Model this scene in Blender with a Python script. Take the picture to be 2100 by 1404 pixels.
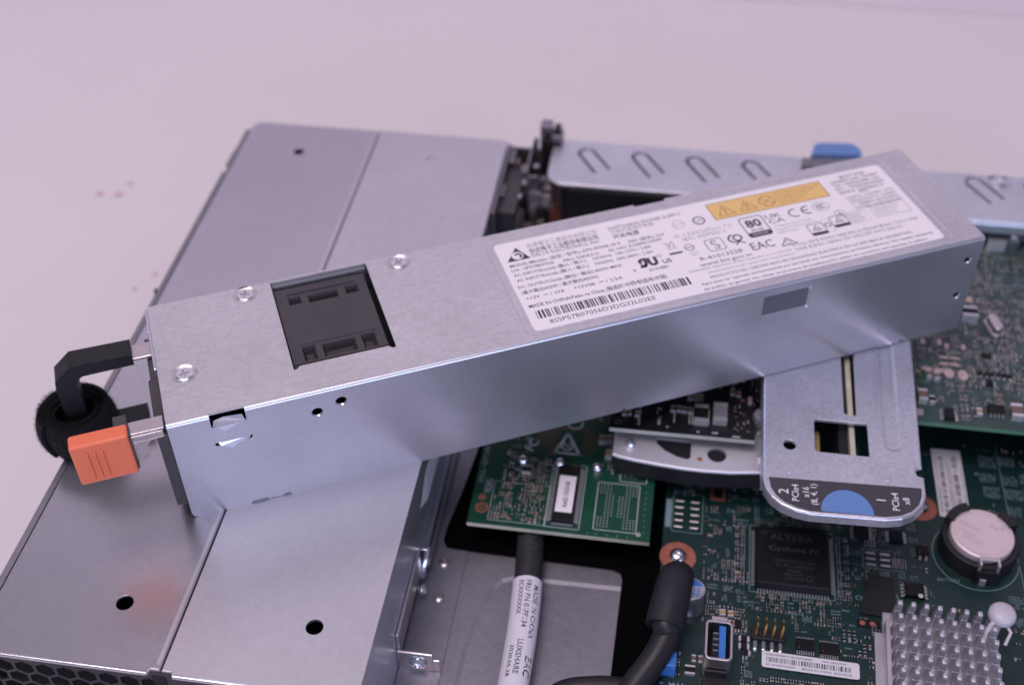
import bpy, math, random
from math import sin, cos, pi, radians, sqrt
from mathutils import Matrix, Vector, Euler
from mathutils.geometry import tessellate_polygon
for o in list(bpy.data.objects): bpy.data.objects.remove(o)
S = 0.001                                   # everything is written in millimetres
scene = bpy.context.scene
COL = scene.collection
RND = random.Random(7)

# ---------------------------------------------------------------- camera
FPX, CX, CY = 2516.79, 1050.0, 702.0        # focal length and centre in photo pixels
CROT = (0.814894, 0.011255, 0.149911)
CPOS = Vector((179.7535, -162.198, 290.127))
cam = bpy.data.cameras.new('camera'); camo = bpy.data.objects.new('camera', cam); COL.objects.link(camo)
camo.location = CPOS * S; camo.rotation_euler = CROT
cam.sensor_width = 36; cam.lens = FPX / 2100 * 36; cam.clip_start = 0.01; cam.clip_end = 50
cam.dof.use_dof = True; cam.dof.focus_distance = 0.352; cam.dof.aperture_fstop = 8.0
scene.camera = camo
# ---------------------------------------------------------------- light
world = bpy.data.worlds.new('World'); scene.world = world; world.use_nodes = True
bg = world.node_tree.nodes['Background']; bg.inputs[0].default_value = (0.72, 0.66, 0.90, 1); bg.inputs[1].default_value = 0.23
def area(name, loc, target, sx, sy, power, color):
    l = bpy.data.lights.new(name, 'AREA'); l.shape = 'RECTANGLE'; l.size = sx; l.size_y = sy
    l.energy = power; l.color = color
    o = bpy.data.objects.new(name, l); COL.objects.link(o); o.location = loc
    o.rotation_euler = (Vector(target) - Vector(loc)).to_track_quat('-Z', 'Y').to_euler(); return o
area('window_light', (0.5, 1.9, 0.74), (0.2, 0.15, 0), 2.2, 1.4, 38, (1.0, 0.82, 0.90))
area('overhead_fill', (-0.15, -0.15, 1.5), (0.15, 0.2, 0), 0.9, 0.9, 17, (1.0, 0.86, 0.93))  # added overhead fill that lifts the diffuse light on the table
area('front_light', (0.55, -1.1, 0.28), (0.15, 0.1, 0), 1.3, 0.6, 9, (0.60, 0.70, 1.0))
vs = scene.view_settings; vs.view_transform = 'Standard'; vs.look = 'None'; vs.exposure = 0; vs.gamma = 1
scene.render.film_transparent = False

# ---------------------------------------------------------------- helpers
CR = Euler(CROT, 'XYZ').to_matrix()
def at(px, py, z):                           # a point seen at (px, py) in the photo, lying at height z mm
    d = CR @ Vector(((px - CX) / FPX, -(py - CY) / FPX, -1)); t = (z - CPOS.z) / d.z
    return CPOS + d * t
PSU_O = Vector((47.139, 52.638, 0)); PSU_A = 0.463176
PM = Matrix.Rotation(PSU_A, 3, 'Z'); PMI = PM.inverted()
def ont(px, py, z=40.0):                     # the same on the power supply, in its own frame
    return PMI @ (at(px, py, z) - PSU_O)

_tc = {}
def glyphs(s, bold=0.0):
    k = (s, bold)
    if k not in _tc:
        c = bpy.data.curves.new('t', 'FONT'); c.body = s; c.offset = bold; c.resolution_u = 2
        o = bpy.data.objects.new('t', c); COL.objects.link(o)
        bpy.context.view_layer.update(); dg = bpy.context.evaluated_depsgraph_get()
        m = bpy.data.meshes.new_from_object(o.evaluated_get(dg))
        vs_ = [(v.co.x, v.co.y) for v in m.vertices]; fs = [tuple(p.vertices) for p in m.polygons]
        bpy.data.objects.remove(o); bpy.data.meshes.remove(m); bpy.data.curves.remove(c)
        x0 = min(v[0] for v in vs_); x1 = max(v[0] for v in vs_)
        _tc[k] = ([(x - x0, y) for x, y in vs_], fs, x1 - x0)
    return _tc[k]

def inset(poly, d):                          # offset a loop inwards (positive d) whatever its winding
    n = len(poly); a = sum(poly[i][0]*poly[(i+1) % n][1] - poly[(i+1) % n][0]*poly[i][1] for i in range(n))
    s = 1 if a > 0 else -1; out = []
    for i in range(n):
        p, q, r = poly[i-1], poly[i], poly[(i+1) % n]
        def nrm(a_, b_):
            dx, dy = b_[0]-a_[0], b_[1]-a_[1]; l = sqrt(dx*dx+dy*dy) or 1; return (-dy/l*s, dx/l*s)
        n1, n2 = nrm(p, q), nrm(q, r); bx, by = n1[0]+n2[0], n1[1]+n2[1]; k = bx*bx+by*by
        if k < 1e-6: out.append(q); continue
        f = min(2*d/k, 2.5*abs(d)) if d > 0 else max(2*d/k, -2.5*abs(d))
        out.append((q[0]+bx*f, q[1]+by*f))
    return out
def circle(cx, cy, r, n=20, ry=None, a0=0):
    return [(cx + r*cos(a0+2*pi*i/n), cy + (ry or r)*sin(a0+2*pi*i/n)) for i in range(n)]
def rrect(x0, x1, y0, y1, r, n=4, rs=None):
    rs = rs or (r, r, r, r); out = []          # corners: (x0,y0) (x1,y0) (x1,y1) (x0,y1)
    for (cx, cy, sx, sy, a), r in zip(((x0, y0, 1, 1, pi), (x1, y0, -1, 1, 1.5*pi), (x1, y1, -1, -1, 0), (x0, y1, 1, -1, .5*pi)), rs):
        if r <= 0: out.append((cx, cy)); continue
        for k in range(n+1):
            t = a + .5*pi*k/n; out.append((cx+sx*r+r*cos(t), cy+sy*r+r*sin(t)))
    return out
def slot(p, q, r, n=6):                      # a stadium from p to q
    a = math.atan2(q[1]-p[1], q[0]-p[0]); o = []
    for k in range(n+1): t = a+pi/2+pi*k/n; o.append((p[0]+r*cos(t), p[1]+r*sin(t)))
    for k in range(n+1): t = a-pi/2+pi*k/n; o.append((q[0]+r*cos(t), q[1]+r*sin(t)))
    return o

class MB:
    def __init__(s): s.v = []; s.f = []; s.m = []; s.xf = None
    def add(s, vs, fs, m=0):
        b = len(s.v)
        s.v += [s.xf(Vector(v)) for v in vs] if s.xf else [Vector(v) for v in vs]
        for f in fs: s.f.append(tuple(b+i for i in f)); s.m.append(m)
    def box(s, x0, x1, y0, y1, z0, z1, m=0):
        s.add([(x0,y0,z0),(x1,y0,z0),(x1,y1,z0),(x0,y1,z0),(x0,y0,z1),(x1,y0,z1),(x1,y1,z1),(x0,y1,z1)],
              [(3,2,1,0),(4,5,6,7),(0,1,5,4),(1,2,6,5),(2,3,7,6),(3,0,4,7)], m)
    def taper(s, cx, cy, w0, d0, w1, d1, z0, z1, m=0, ox=0, oy=0):
        s.add([(cx-w0/2,cy-d0/2,z0),(cx+w0/2,cy-d0/2,z0),(cx+w0/2,cy+d0/2,z0),(cx-w0/2,cy+d0/2,z0),
               (cx+ox-w1/2,cy+oy-d1/2,z1),(cx+ox+w1/2,cy+oy-d1/2,z1),(cx+ox+w1/2,cy+oy+d1/2,z1),(cx+ox-w1/2,cy+oy+d1/2,z1)],
              [(3,2,1,0),(4,5,6,7),(0,1,5,4),(1,2,6,5),(2,3,7,6),(3,0,4,7)], m)
    def face(s, pts2, z, m=0): s.add([(x, y, z) for x, y in pts2], [tuple(range(len(pts2)))], m)
    def fill(s, loops, z, m=0, flip=False):
        pts = [Vector((x, y, 0)) for l in loops for x, y in l]
        tr = tessellate_polygon([[Vector((x, y, 0)) for x, y in l] for l in loops]); fs = []
        for t in tr:
            a, b, c = (pts[i] for i in t); k = (b-a).cross(c-a).z
            if abs(k) < 1e-9: continue
            fs.append(tuple(t) if (k > 0) != flip else tuple(reversed(t)))
        s.add([(p.x, p.y, z) for p in pts], fs, m)
    def band(s, la, za, lb, zb, m=0, up=True):
        n = len(la); a = sum(la[i][0]*la[(i+1) % n][1]-la[(i+1) % n][0]*la[i][1] for i in range(n))
        fs = [(i, (i+1) % n, n+(i+1) % n, n+i) for i in range(n)]
        if (a > 0) != up: fs = [tuple(reversed(f)) for f in fs]
        s.add([(x, y, za) for x, y in la]+[(x, y, zb) for x, y in lb], fs, m)
    def plate(s, outer, holes=(), z=0, t=1, r=0, hr=0, n=5, m=0, mw=None):
        mw = m if mw is None else mw
        oi = inset(outer, r) if r else outer; hi = [inset(h, -hr) if hr else h for h in holes]
        s.fill([oi]+hi, z, m); s.fill([outer]+list(holes), z-t, mw, True)
        def roll(lo, d, up):
            for k in range(n if d else 0):
                a, b = pi/2*k/n, pi/2*(k+1)/n
                s.band(inset(lo, abs(d)*(1-sin(b))*(1 if d > 0 else -1)), z-abs(d)*(1-cos(b)), inset(lo, abs(d)*(1-sin(a))*(1 if d > 0 else -1)), z-abs(d)*(1-cos(a)), m, up)
            s.band(lo, z-t, lo, z-abs(d), mw, up)
        roll(outer, r, True)
        for h in holes: roll(h, -hr, False)
    def prism(s, poly, z0, z1, m=0): s.plate(poly, (), z1, z1-z0, m=m)
    def dimple(s, loop, z, depth, w, m=0, floor=True, fm=None):   # a pressed recess that fills a hole of a plate
        i2 = inset(loop, w); s.band(i2, z-depth, loop, z, m, False)
        if floor: s.fill([i2], z-depth, m if fm is None else fm)
    def lathe(s, cx, cy, prof, n=24, m=0, ry=1.0):
        vs = []; fs = []
        for r, z in prof: vs += [(cx+r*cos(2*pi*i/n), cy+r*ry*sin(2*pi*i/n), z) for i in range(n)]
        for k in range(len(prof)-1):
            for i in range(n): j = (i+1) % n; fs.append((k*n+i, k*n+j, (k+1)*n+j, (k+1)*n+i))
        if prof[0][0] > 1e-6: fs.append(tuple(reversed(range(n))))
        if prof[-1][0] > 1e-6: b = (len(prof)-1)*n; fs.append(tuple(range(b, b+n)))
        s.add(vs, fs, m)
    def tube(s, path, rad, n=16, m=0, flat=1.0, up=Vector((0, 0, 1))):
        P = [Vector(p) for p in path]; k = len(P); vs = []; fs = []
        R = rad if isinstance(rad, (list, tuple)) else [rad]*k
        for i, p in enumerate(P):
            t = (P[min(i+1, k-1)]-P[max(i-1, 0)]).normalized(); a = t.cross(up).normalized(); b = a.cross(t).normalized()
            for j in range(n): w = 2*pi*j/n; vs.append(p+a*(R[i]*cos(w))+b*(R[i]*flat*sin(w)))
        for i in range(k-1):
            for j in range(n): q = (j+1) % n; fs.append((i*n+j, (i+1)*n+j, (i+1)*n+q, i*n+q))
        fs.append(tuple(range(n))); fs.append(tuple(reversed(range((k-1)*n, k*n)))); s.add(vs, fs, m)
    def stroke(s, pts, w, z, m=0, closed=False):
        P = [Vector(p) for p in pts]; n = len(P)
        for i in range(n if closed else n-1):
            a, b = P[i], P[(i+1) % n]; d = (b-a)
            if d.length < 1e-6: continue
            d = d.normalized(); o = Vector((-d.y, d.x))*w/2; e = d*w*0.35
            s.face([a-e-o, b+e-o, b+e+o, a-e+o], z, m)
    def ring(s, cx, cy, r, w, z, m=0, n=28, ry=None, a0=0, a1=2*pi):
        ry = ry or r
        for i in range(n):
            a, b = a0+(a1-a0)*i/n, a0+(a1-a0)*(i+1)/n
            s.face([(cx+(r-w/2)*cos(a), cy+(ry-w/2)*sin(a)), (cx+(r+w/2)*cos(a), cy+(ry+w/2)*sin(a)),
                    (cx+(r+w/2)*cos(b), cy+(ry+w/2)*sin(b)), (cx+(r-w/2)*cos(b), cy+(ry-w/2)*sin(b))], z, m)
    def text(s, body, p0, p1=None, h=1.5, z=0, m=0, bold=0.0, ang=0.0, fn=None, width=None):
        vs_, fs, w = glyphs(body, bold); k = h/0.70
        p0 = Vector((p0[0], p0[1]))
        if p1 is not None: d = Vector((p1[0], p1[1]))-p0; kx = d.length/w; d.normalize()
        else: d = Vector((cos(ang), sin(ang))); kx = (width/w) if width else k
        e = Vector((-d.y, d.x))
        if fn: s.add([fn(p0.x+x*kx, y*k) for x, y in vs_], fs, m); return
        s.add([tuple(p0+d*(x*kx)+e*(y*k))+(z,) for x, y in vs_], fs, m)
    def barcode(s, x0, x1, y0, y1, z, m=0, seed=1, vertical=False, unit=0.22):
        r = random.Random(seed); x = x0; e = y1 if vertical else x1
        if vertical: x = y0
        while x < e-unit*3:
            w = unit*r.choice((1, 1, 1, 2, 2, 3)); g = unit*r.choice((1, 1, 2, 2, 3))
            if vertical: s.face([(x0, x), (x1, x), (x1, x+w), (x0, x+w)], z, m)
            else: s.face([(x, y0), (x+w, y0), (x+w, y1), (x, y1)], z, m)
            x += w+g
    def build(s, name, mats, parent=None, smooth=False, bevel=0, seg=2, center=False, loc=None):
        me = bpy.data.meshes.new(name); off = Vector((0, 0, 0))
        if parent is not None and parent.get('_w'): off = parent.location/S
        if parent is None:
            xs = [v.x for v in s.v]; ys = [v.y for v in s.v]; zs = [v.z for v in s.v]
            off = Vector(((min(xs)+max(xs))/2, (min(ys)+max(ys))/2, min(zs)))
        me.from_pydata([tuple((v-off)*S) for v in s.v], [], s.f); me.validate()
        mats = mats if isinstance(mats, (list, tuple)) else [mats]
        for k in mats: me.materials.append(k)
        if len(me.polygons) == len(s.m): me.polygons.foreach_set('material_index', s.m)
        if smooth: me.shade_smooth(); me.set_sharp_from_angle(angle=radians(38))
        me.update(); o = bpy.data.objects.new(name, me); COL.objects.link(o)
        if parent is not None: o.parent = parent
        else: o.location = off*S
        if bevel:
            b = o.modifiers.new('bevel', 'BEVEL'); b.width = bevel*S; b.segments = seg; b.limit_method = 'ANGLE'; b.angle_limit = radians(35)
        return o
def tag(o, label=None, cat=None, group=None, kind=None):
    for k, v in (('label', label), ('category', cat), ('group', group), ('kind', kind)):
        if v: o[k] = v
    return o
def thing(name, label, cat, loc, rot=0, world_coords=True, group=None):
    o = bpy.data.objects.new(name, None); COL.objects.link(o); o.location = Vector(loc)*S; o.rotation_euler = (0, 0, rot)
    o.empty_display_size = 0.01
    if world_coords: o['_w'] = 1
    return tag(o, label, cat, group)
def copy_of(src, parent, loc, rz=0, scale=None):
    o = src.copy(); COL.objects.link(o); o.parent = parent
    off = parent.location/S if parent.get('_w') else Vector((0, 0, 0))
    o.location = (Vector(loc)-off)*S; o.rotation_euler = (0, 0, rz)
    if scale: o.scale = scale
    return o

# ---------------------------------------------------------------- materials
def mat(name, color, rough=0.5, metal=0.0, spec=0.5, noise=None, bump=None, spangle=None, coat=0, sheen=0, emit=None):
    m = bpy.data.materials.new(name); m.use_nodes = True; nt = m.node_tree; b = nt.nodes['Principled BSDF']
    b.inputs['Base Color'].default_value = (*color, 1); b.inputs['Roughness'].default_value = rough
    b.inputs['Metallic'].default_value = metal; b.inputs['Specular IOR Level'].default_value = spec
    if coat: b.inputs['Coat Weight'].default_value = coat; b.inputs['Coat Roughness'].default_value = 0.15
    if sheen: b.inputs['Sheen Weight'].default_value = sheen
    tc = nt.nodes.new('ShaderNodeTexCoord')
    def mapped(sc):
        mp = nt.nodes.new('ShaderNodeMapping'); mp.inputs['Scale'].default_value = sc; nt.links.new(tc.outputs['Object'], mp.inputs[0]); return mp
    last = None
    if noise:                                # (scale vector, amount, detail) multiplies colour and nudges roughness
        for sc, amt, det in noise:
            mp = mapped(sc); n = nt.nodes.new('ShaderNodeTexNoise'); n.inputs['Scale'].default_value = 1; n.inputs['Detail'].default_value = det
            nt.links.new(mp.outputs[0], n.inputs['Vector'])
            mr = nt.nodes.new('ShaderNodeMapRange'); mr.inputs[1].default_value = 0.3; mr.inputs[2].default_value = 0.7
            mr.inputs[3].default_value = 1-amt; mr.inputs[4].default_value = 1+amt; nt.links.new(n.outputs[0], mr.inputs[0])
            mx = nt.nodes.new('ShaderNodeVectorMath'); mx.operation = 'SCALE'; nt.links.new(mr.outputs[0], mx.inputs['Scale'])
            if last: nt.links.new(last, mx.inputs[0])
            else: mx.inputs[0].default_value = color
            last = mx.outputs[0]
            ma = nt.nodes.new('ShaderNodeMath'); ma.operation = 'MULTIPLY'; ma.inputs[1].default_value = rough
            nt.links.new(mr.outputs[0], ma.inputs[0]); nt.links.new(ma.outputs[0], b.inputs['Roughness'])
    if spangle:                              # zinc crystal pattern
        sc, amt = spangle; mp = mapped((sc, sc, sc)); v = nt.nodes.new('ShaderNodeTexVoronoi'); v.inputs['Scale'].default_value = 1
        nt.links.new(mp.outputs[0], v.inputs['Vector']); sp = nt.nodes.new('ShaderNodeSeparateColor'); nt.links.new(v.outputs['Color'], sp.inputs[0])
        mr = nt.nodes.new('ShaderNodeMapRange'); mr.inputs[3].default_value = 1-amt; mr.inputs[4].default_value = 1+amt
        nt.links.new(sp.outputs[0], mr.inputs[0]); mx = nt.nodes.new('ShaderNodeVectorMath'); mx.operation = 'SCALE'; nt.links.new(mr.outputs[0], mx.inputs['Scale'])
        if last: nt.links.new(last, mx.inputs[0])
        else: mx.inputs[0].default_value = color
        last = mx.outputs[0]
    if last: nt.links.new(last, b.inputs['Base Color'])
    if bump:
        sc, st, dist = bump; mp = mapped(sc); n = nt.nodes.new('ShaderNodeTexNoise'); n.inputs['Scale'].default_value = 1; n.inputs['Detail'].default_value = 3
        nt.links.new(mp.outputs[0], n.inputs['Vector']); bp = nt.nodes.new('ShaderNodeBump'); bp.inputs['Strength'].default_value = st; bp.inputs['Distance'].default_value = dist
        nt.links.new(n.outputs[0], bp.inputs['Height']); nt.links.new(bp.outputs[0], b.inputs['Normal'])
    return m
M = {}
M['table'] = mat('white_laminate', (0.69, 0.655, 0.67), 0.34, noise=[((9, 9, 9), 0.015, 2)], bump=((260, 260, 260), 0.05, 0.0003))
M['wall'] = mat('wall_paint', (0.66, 0.62, 0.67), 0.6, noise=[((4, 4, 4), 0.02, 2)])
M['stain'] = mat('dried_red_smudge', (0.55, 0.36, 0.39), 0.5, noise=[((900, 900, 900), 0.25, 3)])
M['stain2'] = mat('pale_pink_smudge', (0.74, 0.60, 0.66), 0.45)
M['psutop'] = mat('zinc_plated_steel_brushed', (0.64, 0.625, 0.655), 0.40, 0.8, noise=[((220, 800, 300), 0.055, 4), ((30, 30, 30), 0.05, 3)], spangle=(900, 0.05), bump=((700, 2200, 900), 0.10, 0.0001))
M['psuside'] = mat('zinc_plated_steel_bluelit', (0.68, 0.70, 0.80), 0.31, 0.88, noise=[((40, 40, 40), 0.06, 3), ((1500, 1500, 300), 0.03, 2)], bump=((900, 900, 600), 0.08, 0.0001))  # steel like the top's; bluish light is painted into the base colour
M['lid2'] = mat('smooth_galvanised_steel', (0.55, 0.54, 0.59), 0.30, 0.93, noise=[((14, 14, 14), 0.05, 3), ((1100, 1100, 500), 0.03, 2)], spangle=(500, 0.025), bump=((700, 700, 700), 0.05, 0.0001))
M['lid'] = mat('galvanised_steel', (0.62, 0.605, 0.65), 0.36, 0.88, noise=[((14, 14, 14), 0.06, 3), ((1100, 1100, 500), 0.03, 2)], spangle=(500, 0.025), bump=((700, 700, 700), 0.06, 0.0001))
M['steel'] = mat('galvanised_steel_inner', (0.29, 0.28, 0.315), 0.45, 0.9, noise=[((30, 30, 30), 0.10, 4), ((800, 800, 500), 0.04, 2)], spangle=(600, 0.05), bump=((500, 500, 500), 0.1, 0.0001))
M['bracket'] = mat('bracket_galvanised_steel', (0.66, 0.66, 0.73), 0.40, 0.85, noise=[((1300, 1300, 900), 0.07, 3), ((40, 40, 40), 0.06, 3)], spangle=(1200, 0.08), bump=((1500, 1500, 900), 0.25, 0.0001))
M['grille'] = mat('dark_perforated_steel', (0.055, 0.05, 0.058), 0.5, 0.6)
M['chrome'] = mat('bright_screw_steel', (0.75, 0.76, 0.80), 0.22, 1, noise=[((600, 600, 600), 0.05, 2)])
M['solder'] = mat('solder', (0.74, 0.72, 0.75), 0.3, 0.7)
M['pin'] = mat('tin_plated_lead', (0.58, 0.56, 0.58), 0.35, 0.7)
M['gold'] = mat('gold_plating', (0.72, 0.48, 0.20), 0.28, 1)
M['tan'] = mat('ceramic_capacitor_tan', (0.30, 0.20, 0.14), 0.45)
M['brown'] = mat('ceramic_capacitor_brown', (0.14, 0.09, 0.085), 0.4)
M['copper'] = mat('bare_copper_pad', (0.42, 0.15, 0.10), 0.45, 0.5, noise=[((400, 400, 400), 0.12, 3)])
M['chip'] = mat('black_chip_epoxy', (0.007, 0.0068, 0.009), 0.5, spec=0.25, noise=[((900, 900, 900), 0.15, 3)], bump=((2500, 2500, 2500), 0.1, 0.0001))
M['chipgrey'] = mat('grey_chip', (0.16, 0.16, 0.18), 0.45, noise=[((900, 900, 900), 0.1, 3)])
M['chiptext'] = mat('laser_marking_grey', (0.045, 0.042, 0.046), 0.6)
M['plastic'] = mat('black_plastic', (0.014, 0.014, 0.017), 0.45, spec=0.35, noise=[((200, 200, 200), 0.1, 3)], bump=((1800, 1800, 1800), 0.2, 0.0001))
M['plastic2'] = mat('dark_grey_moulded_plastic', (0.048, 0.043, 0.050), 0.5, noise=[((160, 160, 160), 0.12, 4)], bump=((1500, 1500, 1500), 0.25, 0.0001))
M['void'] = mat('dark_interior', (0.006, 0.006, 0.008), 0.8)  # near-black stand-in for shade in gaps and behind openings
M['mylar'] = mat('black_insulating_film', (0.0015, 0.0015, 0.002), 0.9, spec=0.04)
M['orange'] = mat('orange_plastic', (0.80, 0.185, 0.085), 0.42, noise=[((60, 60, 60), 0.03, 2)], bump=((1400, 1400, 1400), 0.12, 0.0001))
M['blue'] = mat('blue_touch_point', (0.115, 0.23, 0.50), 0.5)
M['usbblue'] = mat('blue_connector_plastic', (0.03, 0.16, 0.50), 0.4)
M['label'] = mat('white_label_paper', (0.82, 0.79, 0.83), 0.5, noise=[((25, 25, 25), 0.012, 2)])
M['sticker'] = mat('white_sticker', (0.66, 0.65, 0.70), 0.5)
M['ink'] = mat('black_ink', (0.045, 0.04, 0.05), 0.6)
M['greyink'] = mat('grey_ink', (0.30, 0.28, 0.32), 0.6)
M['whiteink'] = mat('white_ink', (0.72, 0.70, 0.74), 0.6)
M['yellow'] = mat('yellow_warning_print', (0.76, 0.51, 0.19), 0.5)
M['brownink'] = mat('brown_ink_on_yellow', (0.28, 0.15, 0.06), 0.6)
M['blacklabel'] = mat('dark_grey_label', (0.045, 0.042, 0.052), 0.55)
M['mask'] = mat('solder_mask_dark_green', (0.005, 0.026, 0.024), 0.38, noise=[((120, 120, 120), 0.18, 4), ((900, 900, 900), 0.12, 2)])
M['mask2'] = mat('solder_mask_green', (0.007, 0.058, 0.033), 0.33, noise=[((150, 150, 150), 0.15, 4), ((1100, 1100, 1100), 0.12, 2)])
M['mask3'] = mat('solder_mask_green_grey_sheen', (0.030, 0.058, 0.050), 0.36, noise=[((120, 120, 120), 0.2, 4), ((900, 900, 900), 0.2, 2)])  # green mask; the grey cast paints in its glossy reflections
M['maskblack'] = mat('solder_mask_black', (0.009, 0.008, 0.010), 0.45, spec=0.35, noise=[((300, 300, 300), 0.15, 3)])
M['trace'] = mat('trace_under_mask', (0.008,0.040,0.034), 0.38)
M['silk'] = mat('silkscreen_teal_white', (0.17, 0.26, 0.29), 0.6)
M['silkw'] = mat('silkscreen_white', (0.50, 0.52, 0.52), 0.6)
M['fr4'] = mat('board_edge_laminate', (0.52, 0.48, 0.37), 0.5, noise=[((300, 300, 900), 0.08, 2)])
M['fr4g'] = mat('green_board_edge', (0.10, 0.24, 0.15), 0.4)
M['fr4w'] = mat('pale_board_edge', (0.42, 0.43, 0.38), 0.5)
M['cable'] = mat('black_braided_sleeve', (0.018, 0.018, 0.021), 0.6, noise=[((900, 900, 900), 0.3, 2)], bump=((1200, 1200, 1200), 0.6, 0.0003))
M['rubber'] = mat('black_heat_shrink', (0.015, 0.0145, 0.018), 0.45, spec=0.4, noise=[((90, 90, 90), 0.1, 3)], bump=((400, 400, 400), 0.15, 0.0002))
M['sleeve'] = mat('white_cable_label', (0.66, 0.64, 0.70), 0.42)
M['velcro'] = mat('black_hook_and_loop', (0.009, 0.009, 0.011), 0.9, spec=0.15, noise=[((1400, 1400, 1400), 0.5, 3)], bump=((900, 900, 900), 1.0, 0.0012), sheen=0.04)
M['nickel'] = mat('nickel_strip', (0.66, 0.60, 0.60), 0.30, 1, noise=[((300, 900, 300), 0.06, 3)])
M['coin'] = mat('battery_steel', (0.78, 0.65, 0.66), 0.5, 0.55, noise=[((120, 120, 120), 0.03, 3)])
M['nylon'] = mat('white_nylon', (0.52, 0.49, 0.55), 0.4)
M['alu'] = mat('anodised_aluminium', (0.62, 0.60, 0.65), 0.42, 0.8, noise=[((200, 200, 200), 0.05, 3)])
M['heatplate'] = mat('satin_metal_cover', (0.72, 0.71, 0.76), 0.5, 0.75, noise=[((50, 50, 50), 0.03, 2)])
M['capcan'] = mat('aluminium_capacitor_can', (0.62, 0.62, 0.68), 0.28, 0.95)
M['beige'] = mat('beige_connector', (0.42, 0.34, 0.14), 0.5)
M['tint'] = mat('grey_window_film', (0.12, 0.12, 0.155), 0.30)

# ---------------------------------------------------------------- table and wall
TZ = -44.0
m = MB(); m.box(-1500, 1900, -900, 484, TZ-30, TZ); tag(m.build('table', M['table'], bevel=2, seg=3), 'white laminate table top with a few reddish smudges beside the server', 'table', kind='structure')
m = MB(); m.box(-1500, 1900, 486.5, 640, TZ-8, TZ-1); tag(m.build('window_sill', M['wall'], bevel=1.5), 'pale ledge behind the far edge of the table', 'ledge', kind='structure')
m = MB(); m.box(-1500, 1900, 640, 660, TZ-30, TZ+900); tag(m.build('wall', M['wall']), 'plain pale wall behind the table', 'wall', kind='structure')
m = MB()
for px, py, r in ((205, 398, 2.3), (216, 396, 1.1), (228, 402, 1.2), (243, 399, 2.4), (251, 395, 1.6), (268, 378, 1.9), (318, 563, 1.7), (276, 592, 1.7), (232, 331, 1.0), (340, 281, 1.3), (1752, 268, 2.0), (300, 610, .9)):
    p = at(px, py, TZ+0.03); rr = random.Random(px)
    m.face([(p.x+r*rr.uniform(.45, 1.1)*cos(a*pi/7), p.y+r*rr.uniform(.45, 1.1)*sin(a*pi/7)) for a in range(14)], TZ+0.03, 0 if r > 1.65 and px < 290 or px == 318 else 1)
tag(m.build('smudges', [M['stain'], M['stain2']]), 'small reddish dried smudges on the white table left of the server', 'smudge', kind='stuff')

# ---------------------------------------------------------------- server chassis
ch = thing('server_chassis', 'open grey galvanised steel server case lying on the white table', 'server case', (170, 130, TZ))
XM, XR, YB, FZ = 55.93, 110.76, 262.9, -41.0
LIDT = 1.0
def hole(px, py, r, z=0, n=24): p = at(px, py, z); return circle(p.x, p.y, r, n)
m = MB()
outl = [(1.0, 0.0), (52.5, 0.0), (53.2, 1.2), (XM-.2, 1.2), (XM-.2, YB), (3.6, YB), (1.0, YB-3.5)]
h2 = hole(613, 311, 2.1)
m.plate(outl, [hole(256, 1235, 2.45), h2], 0, LIDT, r=.55, hr=0.12)
m.build('lid_panel', M['lid2'], ch)
m = MB(); ar = at(885, 327, 0)
outr = [(XM+.25, 1.2), (XM+3, 1.2), (XM+3.6, 0), (XR, 0), (XR, YB), (XM+.25, YB)]
rec = [(XR-18.5, 199.5), (XR-18.0, 208.5), (XR-16, 212.8), (XR-13, 215.2), (XR-8, 216.4), (XR-2.5, 216.8), (XR-2.5, 120.5), (XR-18.5, 120.5)]
m.plate(outr, [hole(645, 1285, 2.5), circle(ar.x, ar.y, 2.2, 20), rec], 0, LIDT, r=.25, hr=0)
m.dimple(rec, 0, 0.22, 1.1); m.dimple(circle(ar.x, ar.y, 2.2, 20), 0, 0.6, 0.5)
m.build('lid_panel', M['lid'], ch)
m = MB()                                     # dark strip standing in for the shade in the lid seam
m.box(XM-.6, XM+.8, 1.3, YB-.5, -4.2, -1.6); m.box(53.4, XM+1.2, .1, 1.1, -6, -1.3)
m.build('seam_shade_strip', M['void'], ch)
m = MB(); m.tube([(0.6, .1, -.35), (52.3, .1, -.35)], .62, 12); m.tube([(XM+3.8, .1, -.35), (XR-.2, .1, -.35)], .62, 12); m.build('front_rim', M['chrome'], ch, smooth=True)
m = MB(); m.box(2, XM-2, 3, YB-2, -9, -8.2); m.box(XM+2, XR-2, 3, YB-2, -9, -8.2); m.build('hole_shade_sheet', M['void'], ch)  # added dark sheets; they stand in for shade under the lid holes
m = MB(); m.box(XM-1.9, XM-.8, 3, YB-3, .005, .03); m.build('seam_fold', M['lid'], ch)
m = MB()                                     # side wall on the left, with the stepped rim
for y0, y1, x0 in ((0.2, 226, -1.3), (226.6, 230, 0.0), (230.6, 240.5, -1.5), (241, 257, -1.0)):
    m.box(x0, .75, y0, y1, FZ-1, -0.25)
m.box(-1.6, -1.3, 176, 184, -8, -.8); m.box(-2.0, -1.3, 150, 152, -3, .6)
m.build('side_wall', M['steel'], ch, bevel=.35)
m = MB(); m.box(XR-1, XR, 0.4, YB-.3, FZ+.5, -1.02)
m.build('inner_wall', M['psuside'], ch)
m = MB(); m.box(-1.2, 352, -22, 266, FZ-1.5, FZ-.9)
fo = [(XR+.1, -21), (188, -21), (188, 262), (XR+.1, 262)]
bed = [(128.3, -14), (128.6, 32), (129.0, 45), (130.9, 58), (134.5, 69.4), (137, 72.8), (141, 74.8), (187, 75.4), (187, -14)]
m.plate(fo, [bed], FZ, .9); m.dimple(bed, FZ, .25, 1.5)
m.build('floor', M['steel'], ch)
m = MB(); m.box(123.4, 124.1, -15, 83, FZ, FZ+.55); m.box(XR+.2, 123.4, -15, 100, FZ, FZ+.5); m.build('floor_strip', M['steel'], ch)
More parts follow.
